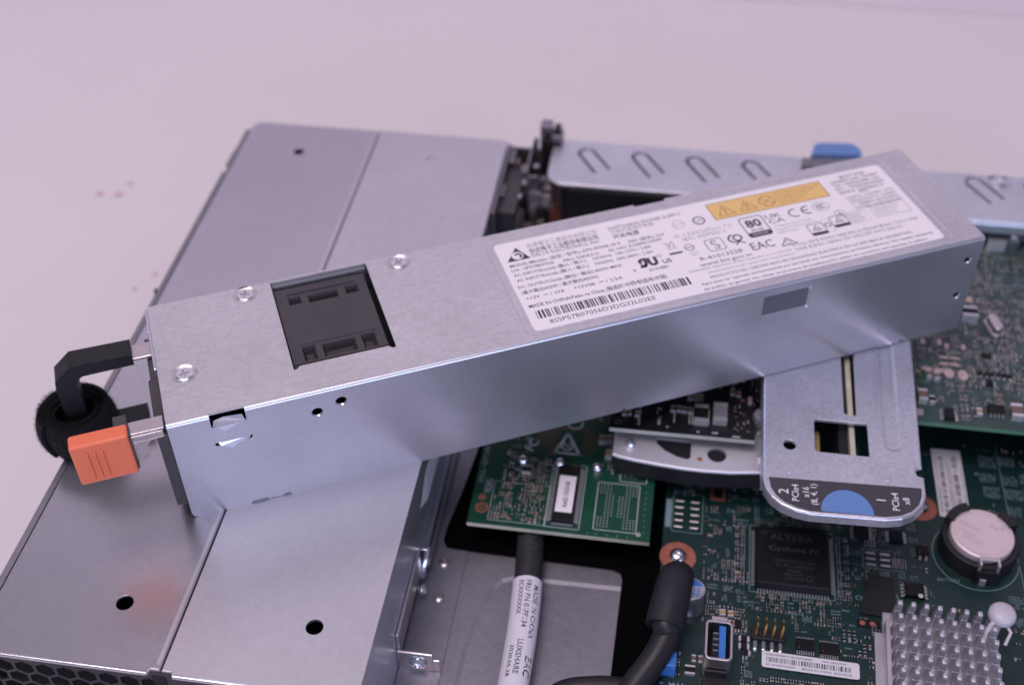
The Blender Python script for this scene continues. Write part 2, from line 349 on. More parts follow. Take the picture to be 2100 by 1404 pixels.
m = MB(); m.xf = lambda v: Vector((v.x, v.y, v.z))
m.add([(140, 59.4, FZ-1.0), (187, 58.6, FZ-1.0), (187, 60.4, FZ-.6), (140, 61.2, FZ-.6), (187, 64, FZ-.9), (140, 64.6, FZ-.9)], [(0, 1, 2, 3), (3, 2, 4, 5)])
m.build('floor_crease', M['steel'], ch)
for px, py in ((911, 1157), (900, 1228)):
    p = at(px, py, FZ); m = MB(); m.lathe(p.x, p.y, [(1.75, FZ+.5), (1.7, FZ+.9), (1.3, FZ+1.2), (.5, FZ+1.3), (0, FZ+1.3)]); m.build('rivet', M['nickel'], ch, smooth=True)
# rail and latch strip on the inner wall
m = MB(); m.box(XR+.05, XR+2.6, 72.5, 258, -31, -29.8); m.box(XR+1.7, XR+2.6, 72.5, 258, -39, -31)
m.build('rail', M['chrome'], ch, bevel=.5)
m = MB(); m.tube([(XR+2.2, 74, -30.5), (XR+2.2, 71.5, -31.5), (XR+1.6, 69.5, -34), (XR+1.2, 68, -38)], 1.0, 8); m.lathe(XR+2.3, 62, [(1.5, -37), (1.4, -35.6), (0, -34.8)], 12)
m.build('spring_latch', M['chrome'], ch, smooth=True)
m = MB(); x0 = XR+.1
m.box(x0, x0+1.0, 36.5, 68, -33.5, -24.5); m.box(x0, x0+11.2, 35.5, 36.5, -40.5, -31.5)
m.box(x0+10.2, x0+13.2, 35.7, 36.3, -40.5, -34.5)
m.build('bracket_tab', M['nickel'], ch, bevel=.4)
m = MB(); m.xf = lambda v: Vector((x0+6.4+v.x, 35.4-v.z, -36.2+v.y)); m.lathe(0, 0, [(2.7, 0), (2.6, .5), (1.5, .8), (1.3, .2), (0, .2)], 20); m.build('screw', M['chrome'], ch, smooth=True)
# sticker on the inner wall
m = MB(); m.xf = lambda v: Vector((XR+.12+v.z, v.x, v.y))
m.fill([[(76.5, -14), (86, -21), (135, -21), (135, -8), (86, -8)]], 0, 0)
for i in range(5): m.text('CAUTION  SEE SERVICE DOCUMENTATION'[:30-i*3], (88, -11-i*2.1), None, .9, .03, 1, width=36-i*4)
m.build('wall_sticker', [M['sticker'], M['greyink']], ch)
# front grille with hexagonal holes
m = MB(); m.xf = lambda v: Vector((v.x, .35-v.z, v.y)); holes = []
for r in range(6):
    for c in range(18):
        hx = 3.4+c*6.1+(3.05 if r % 2 else 0); hy = -6.2-r*5.35
        if hx > 108.5 or abs(hx-XM) < 3.6: continue
        holes.append(circle(hx, hy, 2.95, 6, a0=pi/6))
m.plate([(-1.2, -41), (XR, -41), (XR, -1.05), (-1.2, -1.05)], holes, 0, .8)
m.build('front_grille', M['grille'], ch)
m = MB(); m.box(.5, XR-1.5, 6, 7, -40, -2); m.build('grille_backing', M['void'], ch)
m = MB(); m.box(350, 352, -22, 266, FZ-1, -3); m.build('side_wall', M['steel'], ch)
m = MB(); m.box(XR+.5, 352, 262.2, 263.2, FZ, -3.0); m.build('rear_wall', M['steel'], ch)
# clutter of the rear bay, seen blurred between lid and slot plate
m = MB(); m.box(112.2, 119.5, 222, 256, FZ+1, -6); m.box(113, 118.4, 205, 221, FZ+1, -24); m.build('connector_block', M['plastic2'], ch, bevel=.4)
m = MB(); m.box(111.2, 112.4, 214, 262, FZ+1, -.8); m.box(112.4, 114.6, 252, 261.5, -4, -3); m.box(120.5, 121.6, 243, 262, -20, -1.2); m.box(111.4, 113.8, 230, 238, -5, -4); m.box(121.6, 126, 243, 244, -16, -3)
m.build('rear_frame', M['steel'], ch, bevel=.3)
m = MB(); p = at(1045, 408, -8); m.lathe(p.x, p.y, [(3.0, -12), (3.2, -8), (2.6, -6.4), (0, -6.4)], 20); m.box(p.x-1.5, p.x+4.6, p.y-1.2, p.y+1.6, -8, -6.2); m.build('thumb_screw', M['chrome'], ch, smooth=True)
m = MB(); m.box(124.2, 129, 262.5, 268, -14, 8.5); m.box(129.0, 133.6, 261, 267.5, -14, 5.0); m.build('rear_port_shell', M['steel'], ch, bevel=.6)
m = MB(); m.box(125, 133, 260.8, 262.4, -20, 2.5); m.box(130, 132.6, 262, 267, 5.1, 7.6); m.box(126.5, 128.0, 262, 263, -2, 6); m.box(121.2, 123, 262.3, 267, -18, -.2); m.build('rear_port_plug', M['plastic'], ch, bevel=.4)
m = MB()
for k in range(14): a_ = RND.uniform(118.8, 125); m.box(a_, a_+RND.uniform(1, 4), 222+k*2.6, 223.6+k*2.6+RND.uniform(0, 1), -36, -32+RND.uniform(0, 20), RND.choice((0, 1, 0, 2)))
for px, py, z_, w_, d_, h_, mi in ((1075, 345, -4, 2.2, 5, 8, 1), (1078, 372, -6, 2.4, 4, 8, 0), (1062, 330, -3, 1.6, 4, 9, 2), (1100, 340, -5, 2, 2.6, 6, 0), (1120, 365, -8, 4, 3, 5, 0), (1098, 395, -10, 5, 2.5, 6, 1), (1122, 400, -14, 4, 3, 6, 0), (1150, 402, -18, 4, 2, 6, 2), (1092, 425, -16, 2.4, 4, 8, 0), (1108, 455, -22, 2.5, 3, 4, 0), (1062, 440, -12, 1.4, 10, 10, 1), (1075, 460, -20, 6, 3, 6, 2), (1180, 425, -30, 5, 3, 4, 0), (1210, 420, -30, 3, 3, 4, 2), (1040, 455, -12, 1.4, 3, 4, 0)):
    p = at(px, py, z_); m.box(p.x-w_/2, p.x+w_/2, p.y-d_/2, p.y+d_/2, z_-h_, z_, mi)
m.build('terminal_row', [M['nickel'], M['chipgrey'], M['brown']], ch)

# slot cover plates at the rear
def slot_cut(x, y, s=1.0):                   # an arched louvre cut
    d = Vector((7.6, -12.0)); a = Vector((x, y)); b = a+Vector((5.7, 2.9)); w = .62
    e = Vector((-d.y, d.x)).normalized()
    pts = []; c = (a+b)/2; R = (b-a).length/2; ang = math.atan2((b-a).y, (b-a).x)
    d1 = d*s; d2 = d*s*0.95
    pts.append(a+d1-Vector((w, .2))); 
    for k in range(9): t = ang+pi-pi*k/8; pts.append(c+Vector((cos(t), sin(t)))*(R+w))
    pts.append(b+d2+Vector((w, .1))); pts.append(b+d2-Vector((w, .1)))
    for k in range(9): t = ang+pi*k/8; pts.append(c+Vector((cos(t), sin(t)))*(R-w))
    pts.append(a+d1+Vector((w, 0)))
    return [tuple(p) for p in pts]
bk1 = thing('slot_cover_plate', 'grey rear slot cover plate with four arched cuts, left of the blue tab', 'cover plate', (180, 250, -2), group=None)
m = MB(); o1 = rrect(129.8, 230.5, 235.6, 266.8, 0, 6, (7, 0, 0, 2)); o1 = [p for p in o1]
cuts = [slot_cut(x, 256.6) for x in (141.4, 163.4, 185.5, 208.0)]
m.plate(o1, cuts, 0, 1.4, r=.6, hr=.15); m.build('plate', M['bracket'], bk1)
m = MB(); m.box(131, 230, 262.2, 263.4, -18, -1.5); m.box(148.5, 160.8, 266.3, 268.2, -3.6, -1.8); m.box(214.8, 228.5, 266.3, 268.2, -3.6, -1.8); m.build('flange', M['steel'], bk1, bevel=.3)
m = MB(); m.box(138, 229, 235.2, 240, -16, -2.2); m.box(136, 229, 240, 244, -27, -8); m.build('slot_connector', M['plastic'], bk1, bevel=.4)
m = MB(); m.box(139, 229, 238.5, 262, -12, -11.4); m.build('backing', M['chipgrey'], bk1)
bk2 = thing('slot_cover_plate', 'grey rear slot cover plate with a round screw, at the right edge', 'cover plate', (300, 250, -2))
m = MB(); sp = at(2050, 373, 0); hc = circle(sp.x, sp.y, 4.6, 20)
m.plate([(262, 234.2), (345, 233.2), (345, 265), (262, 264.2)], [slot_cut(295.8, 257.0), slot_cut(318.5, 256.5), hc], 0, 1.4, r=.9, hr=.12)
m.dimple(hc, 0, .5, .5); m.build('plate', M['bracket'], bk2)
m = MB(); m.lathe(sp.x, sp.y, [(3.4, -.5), (3.3, .2), (2.4, .7), (1.0, .75), (.8, .2), (0, .2)], 20); m.build('screw', M['chrome'], bk2, smooth=True)
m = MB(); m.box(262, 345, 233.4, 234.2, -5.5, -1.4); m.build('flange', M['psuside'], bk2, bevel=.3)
m = MB(); m.box(264, 344, 238.5, 262, -12, -11.4); m.build('backing', M['chipgrey'], bk2)
lt = thing('release_tab', 'blue plastic touch tab at the rear edge between the two slot plates', 'release tab', (244, 272, -5))
m = MB(); m.prism([(235.2, 268.5), (255.5, 270.5), (255.3, 274), (252.8, 277.6), (250.5, 278.3), (239.2, 277.2), (236.6, 275.6)], -1.5, .8); m.build('tab', M['blue'], lt, bevel=.5)
m = MB(); m.box(231.5, 256, 262.9, 268.5, -3.6, -1.0); m.box(235, 243.5, 266.5, 270, -3, -.6); m.box(244.5, 255.5, 267, 270.5, -3, -.6); m.build('carrier', M['steel'], lt, bevel=.4)
m = MB(); m.box(231.2, 262, 247, 262.6, -9, -5); m.build('latch_body', M['brown'], lt, bevel=.3)

# ---------------------------------------------------------------- black insulating film
m = MB()
out = [(119.9, 126), (118.0, 107), (115.6, 90), (115.5, 85), (117.0, 82.4), (120, 82.1), (172.5, 81.2), (175.2, 80.2), (176.0, 77.5), (175.3, 20), (175.2, -15), (191, -15), (191, 215), (119.9, 215)]
m.plate(out, [], FZ+1.05, .3); tag(m.build('insulating_film', M['mylar']), 'black insulating film on the case floor under the small green card', 'insulating film')

# ---------------------------------------------------------------- circuit-board furniture
def silk_block(m, x0, x1, y0, y1, z, mi, rnd, pitch=.95, dens=.85):
    y = y1-pitch
    while y > y0:
        x = x0
        while x < x1-.5:
            if rnd.random() < dens:
                k = rnd.random(); w = .42
                m.box(x, x+w, y, y+.13, z, z+.02, mi) if k < .8 else None
                if k > .3: m.face([(x, y+.3), (x+w, y+.3), (x+w, y+.42), (x, y+.42)], z+.02, mi)
                m.face([(x, y), (x+.12, y), (x+.12, y+.6), (x, y+.6)], z+.021, mi)
                if k > .5: m.face([(x+w-.1, y), (x+w, y), (x+w, y+.6), (x+w-.1, y+.6)], z+.022, mi)
            x += .62
        y -= pitch
def smd(m, x, y, z, vert, rnd, s=1.0, body=None):
    l, w, h = 1.0*s, .52*s, .38*s; bi = body if body is not None else rnd.choice((0, 1, 1, 2))
    def B(a0, a1, b0, b1, z0, z1, mi): m.box(x+b0, x+b1, y+a0, y+a1, z0, z1, mi) if vert else m.box(x+a0, x+a1, y+b0, y+b1, z0, z1, mi)
    B(-l*.31, l*.31, -w/2+.02, w/2-.02, z, z+h*.93, bi); B(-l*.5, -l*.31, -w/2, w/2, z, z+h*.9, 3); B(l*.31, l*.5, -w/2, w/2, z, z+h*.9, 3)
SM = [M['brown'], M['chip'], M['tan'], M['solder'], M['copper'], M['gold']]
def hsh(i, j, s): return random.Random(i*7349+j*911+s*101).random()
def field(m, mk, x0, x1, y0, y1, z, avoid, seed, dens=.5, silk=.35, cell=7.0, si=0, bodies=None, kx=1.0):
    """a region of small parts and silkscreen, cell by cell"""
    rnd = random.Random(seed); ni = int((x1-x0)/cell)+1; nj = int((y1-y0)/cell)+1
    def free(a, b, c, d): return not any(a < q[1] and b > q[0] and c < q[3] and d > q[2] for q in avoid)
    for i in range(ni):
        for j in range(nj):
            bx, by = x0+i*cell, y0+j*cell; ex, ey = min(bx+cell, x1), min(by+cell, y1); k = rnd.random()
            if ex-bx < 1.5 or ey-by < 1.5: continue
            if k < dens:
                vert = rnd.random() < .5; px_, py_ = (1.05, 1.7) if vert else (1.7, 1.1); x = bx+.6; big = rnd.random() < .16
                sc = (1.5 if big else .95)*kx; px_ *= sc; py_ *= sc; th = rnd.uniform(.45, .95)
                while x < ex-.5:
                    y = by+.6
                    while y < ey-.5:
                        if rnd.random() < th and free(x-.7, x+.7, y-.7, y+.7): smd(m, x, y, z, vert, rnd, sc, rnd.choice(bodies) if bodies else None)
                        y += py_
                    x += px_
            elif k < dens+silk:
                a, b = bx+rnd.uniform(0, 1.5), ex-rnd.uniform(0, 2); c, d = by+rnd.uniform(0, 1.5), ey-rnd.uniform(0, 2.5)
                if free(a, b, c, d): silk_block(mk, a, b, c, d, z+.02, si, rnd, pitch=rnd.choice((.85, 1.0, 1.15)))
                for _ in range(3):
                    x, y = rnd.uniform(bx, ex), rnd.uniform(by, ey)
                    if free(x-.5, x+.5, y-.5, y+.5): mk.face(circle(x, y, .2, 8), z+.03, 2) if rnd.random() < .35 else None
            else:
                for _ in range(4):
                    x, y = rnd.uniform(bx+.5, ex-.5), rnd.uniform(by+.5, ey-.5)
                    if free(x-.7, x+.7, y-.7, y+.7): smd(m, x, y, z, rnd.random() < .5, rnd)
            # a few traces
            for _ in range(2):
                x, y = rnd.uniform(bx, ex), rnd.uniform(by, ey); l = rnd.uniform(2, 8)
                if free(min(x, x+l), x+l, y-.2, y+.2): mk.stroke([(x, y), (x+l*.6, y), (x+l, y+l*.4)], .16, z+.012, 1)
def soic(parent, x, y, z, w, l, h, pins, vert=True, body='chip', mesh_cache={}):
    """black chip with gull-wing leads on two sides; w across the leads"""
    k = (w, l, h, pins, body)
    if k not in mesh_cache:
        m = MB(); m.taper(0, 0, w, l, w*.93, l*.95, .1, h, 0); p = l/pins
        for i in range(pins):
            yy = -l/2+p*(i+.5)
            for sgn in (-1, 1):
                a, b = sorted((sgn*w/2, sgn*(w/2+.35))); m.box(a, b, yy-p*.24, yy+p*.24, h*.35, h*.55, 1)
                a, b = sorted((sgn*(w/2+.3), sgn*(w/2+1.0))); m.box(a, b, yy-p*.24, yy+p*.24, 0, .25, 1)
        m.face(circle(-w*.3, l*.36, .3, 8), h+.01, 2)
        o = m.build('chip', [M[body], M['pin'], M['chiptext']], parent); mesh_cache[k] = o.data
        me = o.data
        for v in me.vertices: v.co += parent.location if parent.get('_w') else Vector((0, 0, 0))
    else:
        o = bpy.data.objects.new('chip', mesh_cache[k]); COL.objects.link(o); o.parent = parent
    off = parent.location if parent.get('_w') else Vector((0, 0, 0))
    o.location = Vector((x, y, z))*S-off; o.rotation_euler = (0, 0, 0 if vert else pi/2); return o
def bigcap(parent, x, y, z, w, l, h, name='capacitor', body='brown', vert=True):
    m = MB(); a, b = (w, l) if vert else (l, w)
    if vert: m.box(x-w/2, x+w/2, y-l*.3, y+l*.3, z, z+h*.96, 0); m.box(x-w/2-.03, x+w/2+.03, y-l/2, y-l*.3, z, z+h, 1); m.box(x-w/2-.03, x+w/2+.03, y+l*.3, y+l/2, z, z+h, 1)
    else: m.box(x-l*.3, x+l*.3, y-w/2, y+w/2, z, z+h*.96, 0); m.box(x-l/2, x-l*.3, y-w/2-.03, y+w/2+.03, z, z+h, 1); m.box(x+l*.3, x+l/2, y-w/2-.03, y+w/2+.03, z, z+h, 1)
    return m.build(name, [M[body], M['solder']], parent)

# ---------------------------------------------------------------- motherboard
BZ = -36.0
mbd = thing('motherboard', 'large dark green motherboard covered in tiny parts in the lower right', 'motherboard', (265, 120, BZ-1.6))
m = MB(); outl = [(187.9, -16), (349, -16), (349, 261), (112.5, 261), (112.5, 196), (187.9, 196)]
m.plate(outl, [], BZ, 1.6, mw=1); m.build('board', [M['mask'], M['fr4g']], mbd)
avoid = [(216.0, 243.6, 76, 103), (197, 213, 40, 58), (216.5, 229, 53, 68), (219, 251, 46.5, 55), (277, 292, 112, 148), (274, 305, 86, 118), (258, 295, 25, 75), (188, 201, 62, 96), (187.9, 201, 55, 80),
         (203, 208.5, 110.5, 117), (190, 201, 98, 112), (262, 271, 76, 84), (251, 261, 70, 85), (287, 296, 68, 76), (270, 282, 113, 126), (228.5, 241, 55, 62)]
m = MB(); mk = MB(); rr0 = random.Random(77)
field(m, mk, 189, 217, 60, 122, BZ, avoid, 11, .46, .50, 4.6)
field(m, mk, 217, 246, 103, 122, BZ, avoid, 12, .30, .68, 4.4)
field(m, mk, 214, 258, 26, 77, BZ, avoid, 13, .55, .44, 4.4)
field(m, mk, 244, 262, 76, 122, BZ, avoid, 14, .40, .58, 4.6)
field(m, mk, 262, 276, 76, 112, BZ, avoid, 15, .18, .78, 5.0)
field(m, mk, 276, 312, 66, 90, BZ, avoid, 16, .02, .72, 7.0)
field(m, mk, 189, 216, 24, 60, BZ, avoid, 17, .72, .25, 4.2)
field(m, mk, 266, 340, 118, 150, BZ, avoid, 18, .02, .42, 7.0)
field(m, mk, 295, 320, 24, 66, BZ, avoid, 19, .02, .30, 7.0)
field(m, mk, 113, 200, 198, 260, BZ, [(126.5, 136.5, 261, 272)], 20, .7, .2, 5)
for i in range(26): x, y = rr0.uniform(126, 150), rr0.uniform(222, 260); m.box(x, x+rr0.uniform(1.5, 4), y, y+rr0.uniform(1.5, 3), BZ, BZ+rr0.uniform(.8, 5), rr0.choice((0, 1, 2, 3, 5, 0)))
# tidy rows beside the square chip
rr = random.Random(5)
for k in range(24):
    y = 78+k*1.0
    for x in (214.2, 244.9):
        smd(m, x, y, BZ, False, rr, 1.0, rr.choice((0, 1, 1)))
    if k % 3: smd(m, 212.2, y, BZ, False, rr); smd(m, 247.4, y, BZ, False, rr)
for k in range(26):
    x = 218+k*.95
    if k not in (9, 10, 17): smd(m, x, 104.6, BZ, True, rr, 1.0, 1)
    if 6 < k < 14 or k > 16: smd(m, x, 106.2, BZ, True, rr, 1.0, 1)
    if k % 4: smd(m, x, 74.6, BZ, True, rr, 1.0, rr.choice((0, 1)))
o = m.build('small_components', SM, mbd); o['kind'] = 'stuff'
# silkscreen frames and labels
def frame(mk, x0, x1, y0, y1, z, w=.22, mi=0): mk.stroke([(x0, y0), (x1, y0), (x1, y1), (x0, y1)], w, z, mi, True)
frame(mk, 216.4, 243.3, 75.9, 102.6, BZ+.03); frame(mk, 190.6, 200.6, 96.5, 113, BZ+.03)
frame(mk, 252.8, 263, 90.2, 98, BZ+.03)
mk.face([(188.3, 98), (190.2, 98), (190.2, 110), (188.3, 110)], BZ+.025, 0)
mk.stroke([(304, 60), (302.3, 100), (301.5, 150)], .2, BZ+.03, 0); mk.stroke([(302, 130), (318, 130)], .2, BZ+.03, 0); mk.stroke([(268, 143), (288, 142.4), (288, 136)], .25, BZ+.03, 0)
mk.ring(261, 79.6, 1.9, .3, BZ+.03, 0, 20); mk.text('CR', (249.6, 77.4), None, 1.6, BZ+.03, 0)
mk.text('BATTERY', (276, 88.5), None, 1.2, BZ+.03, 0); mk.text('C1  C2', (229, 69), None, 1.0, BZ+.03, 0)
mk.ring(288.9, 100, 13.6, .25, BZ+.03, 0, 40)
mk.text('9-50', (250.5, 70), None, 1.0, BZ+.03, 0)
o = mk.build('silkscreen', [M['silk'], M['trace'], M['copper']], mbd); o['kind'] = 'stuff'
# bare pads in rows
m = MB()
for k in range(5):
    for x in (191.2, 196.4): m.box(x+1.0-.9*1, x+3.0, 98.2+k*2.75, 98.9+k*2.75, BZ, BZ+.35)
for k in range(3):
    for x in (253.6, 258.2): m.box(x, x+3.2, 91.4+k*2.3, 92.2+k*2.3, BZ, BZ+.3)
m.build('solder_pad_row', M['nickel'], mbd, bevel=.15)['kind'] = 'stuff'
# square chip
m = MB(); m.taper(229.95, 89.0, 24.3, 24.3, 22.6, 22.6, BZ+.5, BZ+3.2, 0)
m.build('large_chip', M['chip'], mbd, bevel=.3)
m = MB(); zc = BZ+3.23
m.text('ALTERA', (222.6, 95.2), (236.6, 95.2), 2.4, zc, 0, .01); m.ring(220.9, 97.6, .7, .25, zc, 0, 14)
m.text('Cyclone IV', (222.2, 90.9), (238.2, 90.9), 1.9, zc, 0, .02); m.stroke([(222.2, 98.3), (237.5, 98.3)], .15, zc, 0)
for i, (t, x0, x1) in enumerate((('EP4CE15F23C8N', 224.2, 236.6), ('D  9CCAB02 G', 224.6, 236), ('KOREA', 228.2, 232.6))): m.text(t, (x0, 86.3-i*1.8), (x1, 86.3-i*1.8), 1.15, zc, 0)
m.text('BG01917', (227.2, 81.2), (233, 81.2), .9, zc, 0); m.text('WK194503', (227, 79.8), (233.4, 79.8), .9, zc, 0); m.ring(235, 80.8, 1.0, .2, zc, 0, 14)
m.build('chip_marking', M['chiptext'], mbd)
m = MB()
for k in range(24):
    x = 219+k*.95
    m.box(x, x+.35, 101.0, 102.2, BZ, BZ+.45); m.box(x, x+.35, 75.9, 77.0, BZ, BZ+.45)
    y = 78.2+k*.93; m.box(216.9, 218.0, y, y+.35, BZ, BZ+.45); m.box(242.0, 243.0, y, y+.35, BZ, BZ+.45)
o = m.build('chip_leads', M['pin'], mbd)
# other chips
for x, y, w, l, h, n, v in ((233.5, 57.8, 4.2, 5.6, 1.2, 8, False), (240.6, 57.4, 4.2, 5.6, 1.2, 8, False), (252.7, 106.0-2, 5.0, 5.0, 1.3, 6, True), (263.9, 104.0, 4.6, 4.4, 1.3, 6, True),
                           (272.0, 99.0, 4.2, 3.8, 1.6, 2, False), (268.0, 82.8, 6.2, 5.2, 1.7, 4, True), (212.8, 62.5, 3.4, 2.0, 1, 2, False), (215.3, 53.4, 3.6, 2.0, 1, 2, False)):
    soic(mbd, x, y, BZ, w, l, h, n, v)
m = MB(); m.face(circle(269.6, 80.4, .8, 12), BZ+1.76); m.build('green_dot', M['silkw'], mbd)
# black tape
m = MB(); m.prism([(254.0, 87.6), (261.5, 86.6), (262.2, 78), (258.5, 71.5), (250.6, 72.0), (252.2, 80)], BZ+.5, BZ+.9); o = m.build('black_tape', M['plastic'], mbd, bevel=.2); o['label'] = 'irregular piece of black tape'
# test points
m = MB(); m.box(249.8, 256.5, 67.2, 70.2, BZ, BZ+.3, 0); m.face(circle(251.2, 68.7, .9, 12), BZ+.33, 1); m.face(circle(254.3, 68.7, .9, 12), BZ+.33, 1); m.box(257, 259.4, 67.3, 70, BZ, BZ+.3, 2); m.ring(258.2, 68.6, .7, .3, BZ+.33, 1, 14)
m.build('test_points', [M['chip'], M['copper'], M['silk']], mbd)
# capacitors
for x, y, w, l, h, b, v in ((208.2, 65.9, 1.7, 2.2, 1.3, 'gold', True), (210.8, 65.8, 1.7, 2.2, 1.3, 'gold', True), (208.6, 62.6, 1.0, 2, .8, 'tan', True), (210.4, 62.6, 1.0, 2, .8, 'tan', True), (212.0, 62.6, 1, 2, .8, 'tan', True),
                          (214.9, 57.2, 1.8, 3.2, 1.2, 'chip', False), (214.9, 54.6, 1.8, 3.2, 1.2, 'chip', False), (200.0, 48.4, 1.2, 2.4, .8, 'brown', True), (202.0, 48.4, 1.2, 2.4, .8, 'brown', True), (199, 44.2, 3, 3, 1, 'chip', True)):
    bigcap(mbd, x, y, BZ, w, l, h, body=b, vert=v)
# copper framed square part
m = MB(); m.box(202.9, 208.0, 111.4, 116.6, BZ, BZ+.12, 0); m.box(204.0, 206.9, 112.5, 115.4, BZ+.12, BZ+1.0, 1); m.build('square_sensor', [M['copper'], M['chip']], mbd)
m = MB(); p = at(1143, 428, -28); m.box(p.x-3.0, p.x+3.0, p.y-3.4, p.y+3.4, BZ, -28, 0); m.face(circle(p.x, p.y, 1.2, 14), -27.97, 1); m.build('copper_square', [M['copper'], M['void']], mbd)
# mounting rings and screws
for px, py, r in ((1390, 1141, 5.9), (1887, 1040, 5.6)):
    p = at(px, py, BZ); m = MB(); m.lathe(p.x, p.y, [(r, BZ), (r, BZ+.1), (0, BZ+.1)], 36); m.build('copper_ring', M['copper'], mbd)
    m = MB(); m.lathe(p.x, p.y, [(2.9, BZ+.1), (2.9, BZ+.9), (2.2, BZ+1.8), (1.2, BZ+2.1), (.9, BZ+1.2), (0, BZ+1.2)], 24); m.build('screw', M['chrome'], mbd, smooth=True)
# capacitor can
p = at(1420, 1206, -26.2); m = MB()
m.lathe(p.x, p.y, [(4.3, BZ), (4.3, BZ+1.2), (4.0, BZ+1.7), (4.0, -27.2), (4.15, -26.9), (4.0, -26.3), (3.6, -26.2), (0, -26.2)], 32); m.build('capacitor_can', M['capcan'], mbd, smooth=True)
m = MB(); m.face([(p.x+3.45*cos(a*pi/10), p.y+3.45*sin(a*pi/10)) for a in range(1, 10)], -26.17, 0)
for i, t in enumerate(('9F5', '270', '16S', 'VP')): m.text(t, (p.x-1.0, p.y-.1-i*.95), (p.x+2.4, p.y-.1-i*.95), .7, -26.16, 0, .02)
m.build('can_marking', M['usbblue'], mbd)
# upright socket
ub = [at(1443, 1298, -25), at(1503, 1305, -25), at(1492, 1358, -25)]
ux0, ux1, uy0, uy1 = 202.4, 210.6, 42.2, 55.9
m = MB(); outr_ = rrect(ux0, ux1, uy0, uy1, 1.6, 3); inn = inset(outr_, .75)
m.plate(outr_, [inn], -25, 10.5, r=.2, hr=.1); m.box(ux0+1.8, ux1-1.8, uy1-.2, uy1+1.4, -25.6, -25.2); m.build('socket_shell', M['nickel'], mbd)
m = MB(); m.prism(inset(outr_, .8), -35.5, -34.0); m.build('socket_well', M['void'], mbd)
m = MB(); m.box(206.6, 208.6, uy0+1.3, uy1-1.4, -34, -25.6); m.build('socket_tongue', M['usbblue'], mbd, bevel=.2)
m = MB()
for k in range(4): m.box(204.9, 206.5, 46+k*2, 46.5+k*2, -34, -26.4)
m.build('socket_contacts', M['chipgrey'], mbd)
m = MB(); m.box(202.6, 210.4, 33, 41.8, BZ, -33.2); m.box(203.4, 209.6, 41.3, 41.9, BZ, -30); m.build('socket_base', M['plastic'], mbd, bevel=.3)
# pin header
hp = at(1551, 1262, -25); bx = 217.6
m = MB(); m.box(bx-.6, bx+9.4, 57.2, 61.4, BZ, BZ+2.4); m.build('pin_header', M['plastic'], mbd, bevel=.2)
pinm = None
for k in range(4):
    for y in (58.2, 60.5):
        if pinm is None:
            m = MB(); m.taper(0, 0, .66, .66, .66, .66, 2.4, 8.0, 0); m.taper(0, 0, .66, .66, .3, .3, 8.0, 8.6, 0); pinm = m.build('header_pin', M['gold'], None); pd = pinm.data; bpy.data.objects.remove(pinm)
            pinm = bpy.data.objects.new('header_pin', pd)
            for v in pd.vertices: v.co.z += 2.4*S
        o = bpy.data.objects.new('header_pin', pd); COL.objects.link(o); o.parent = mbd; o.location = Vector((bx+.7+k*2.54, y, BZ))*S-mbd.location
m = MB()
for k in range(4): m.box(bx+.2+k*2.54, bx+1.2+k*2.54, 54.9, 57.2, BZ, BZ+.9, 0); m.lathe(bx+.7+k*2.54, 54.6, [(.75, BZ), (.5, BZ+.7), (0, BZ+.9)], 10, 1)
m.lathe(216.2, 52.8, [(1.1, BZ), (.9, BZ+.7), (0, BZ+.9)], 12, 1); m.build('header_feet', [M['chipgrey'], M['solder']], mbd)
# blue connector under the cable
m = MB(); m.box(189.2, 194.6, 41.4, 46.5, BZ, -30); m.build('blue_connector', M['usbblue'], mbd, bevel=.3)
m = MB()
for x in (190.6, 194): m.lathe(x, 38.4, [(1.1, BZ), (.8, BZ+.5), (0, BZ+.7)], 12)
m.build('solder_joints', M['nickel'], mbd, smooth=True)
# stickers on the motherboard
def up(x0, y0, dx, dy, z):                   # local frame for slightly turned stickers
    L = sqrt(dx*dx+dy*dy); c, s_ = dx/L, dy/L
    return lambda v: Vector((x0+c*v.x-s_*v.y, y0+s_*v.x+c*v.y, z+v.z))
m = MB(); m.xf = up(220.3, 48.5, 28.6, -.5, BZ+.55); m.plate(rrect(0, 29, 0, 5.6, .8), [], .12, .12)
z = .14; m.text('8SSB27B39985V1HZ03DN0086W', (1.3, 4.25), (15.2, 4.25), .62, z, 1, .01); m.text('FRU 03HH737', (18.2, 4.25), (25.2, 4.25), .62, z, 1, .01)
m.barcode(1.4, 26.6, 1.95, 3.7, z, 1, 4, unit=.15); m.text('SC E10007H6202', (1.3, .75), (10, .75), .62, z, 1, .01); m.text('MADE IN CHINA  2020-05-22', (12, .75), (26.8, .75), .62, z, 1, .01)
m.build('barcode_sticker', [M['sticker'], M['ink']], mbd)
m = MB(); m.xf = up(279.2, 115.0, 9.8, .1, BZ+.2); m.plate(rrect(0, 10.0, 0, 30.6, .4), [], .12, .12)
for k, (xa, xb) in enumerate(((2.0, 3.6), (6.4, 8.2))): m.barcode(xa, xb, 2, 28, z, 1, 7+k, True, .2)
for k, xx in enumerate((1.4, 5.0, 5.9, 9.6)): m.text('8SSB27B4025V1HZ03DK012'[k:], (xx, 2), (xx, 26-k), .7, z, 1, .01)
m.build('barcode_sticker', [M['sticker'], M['ink']], mbd)
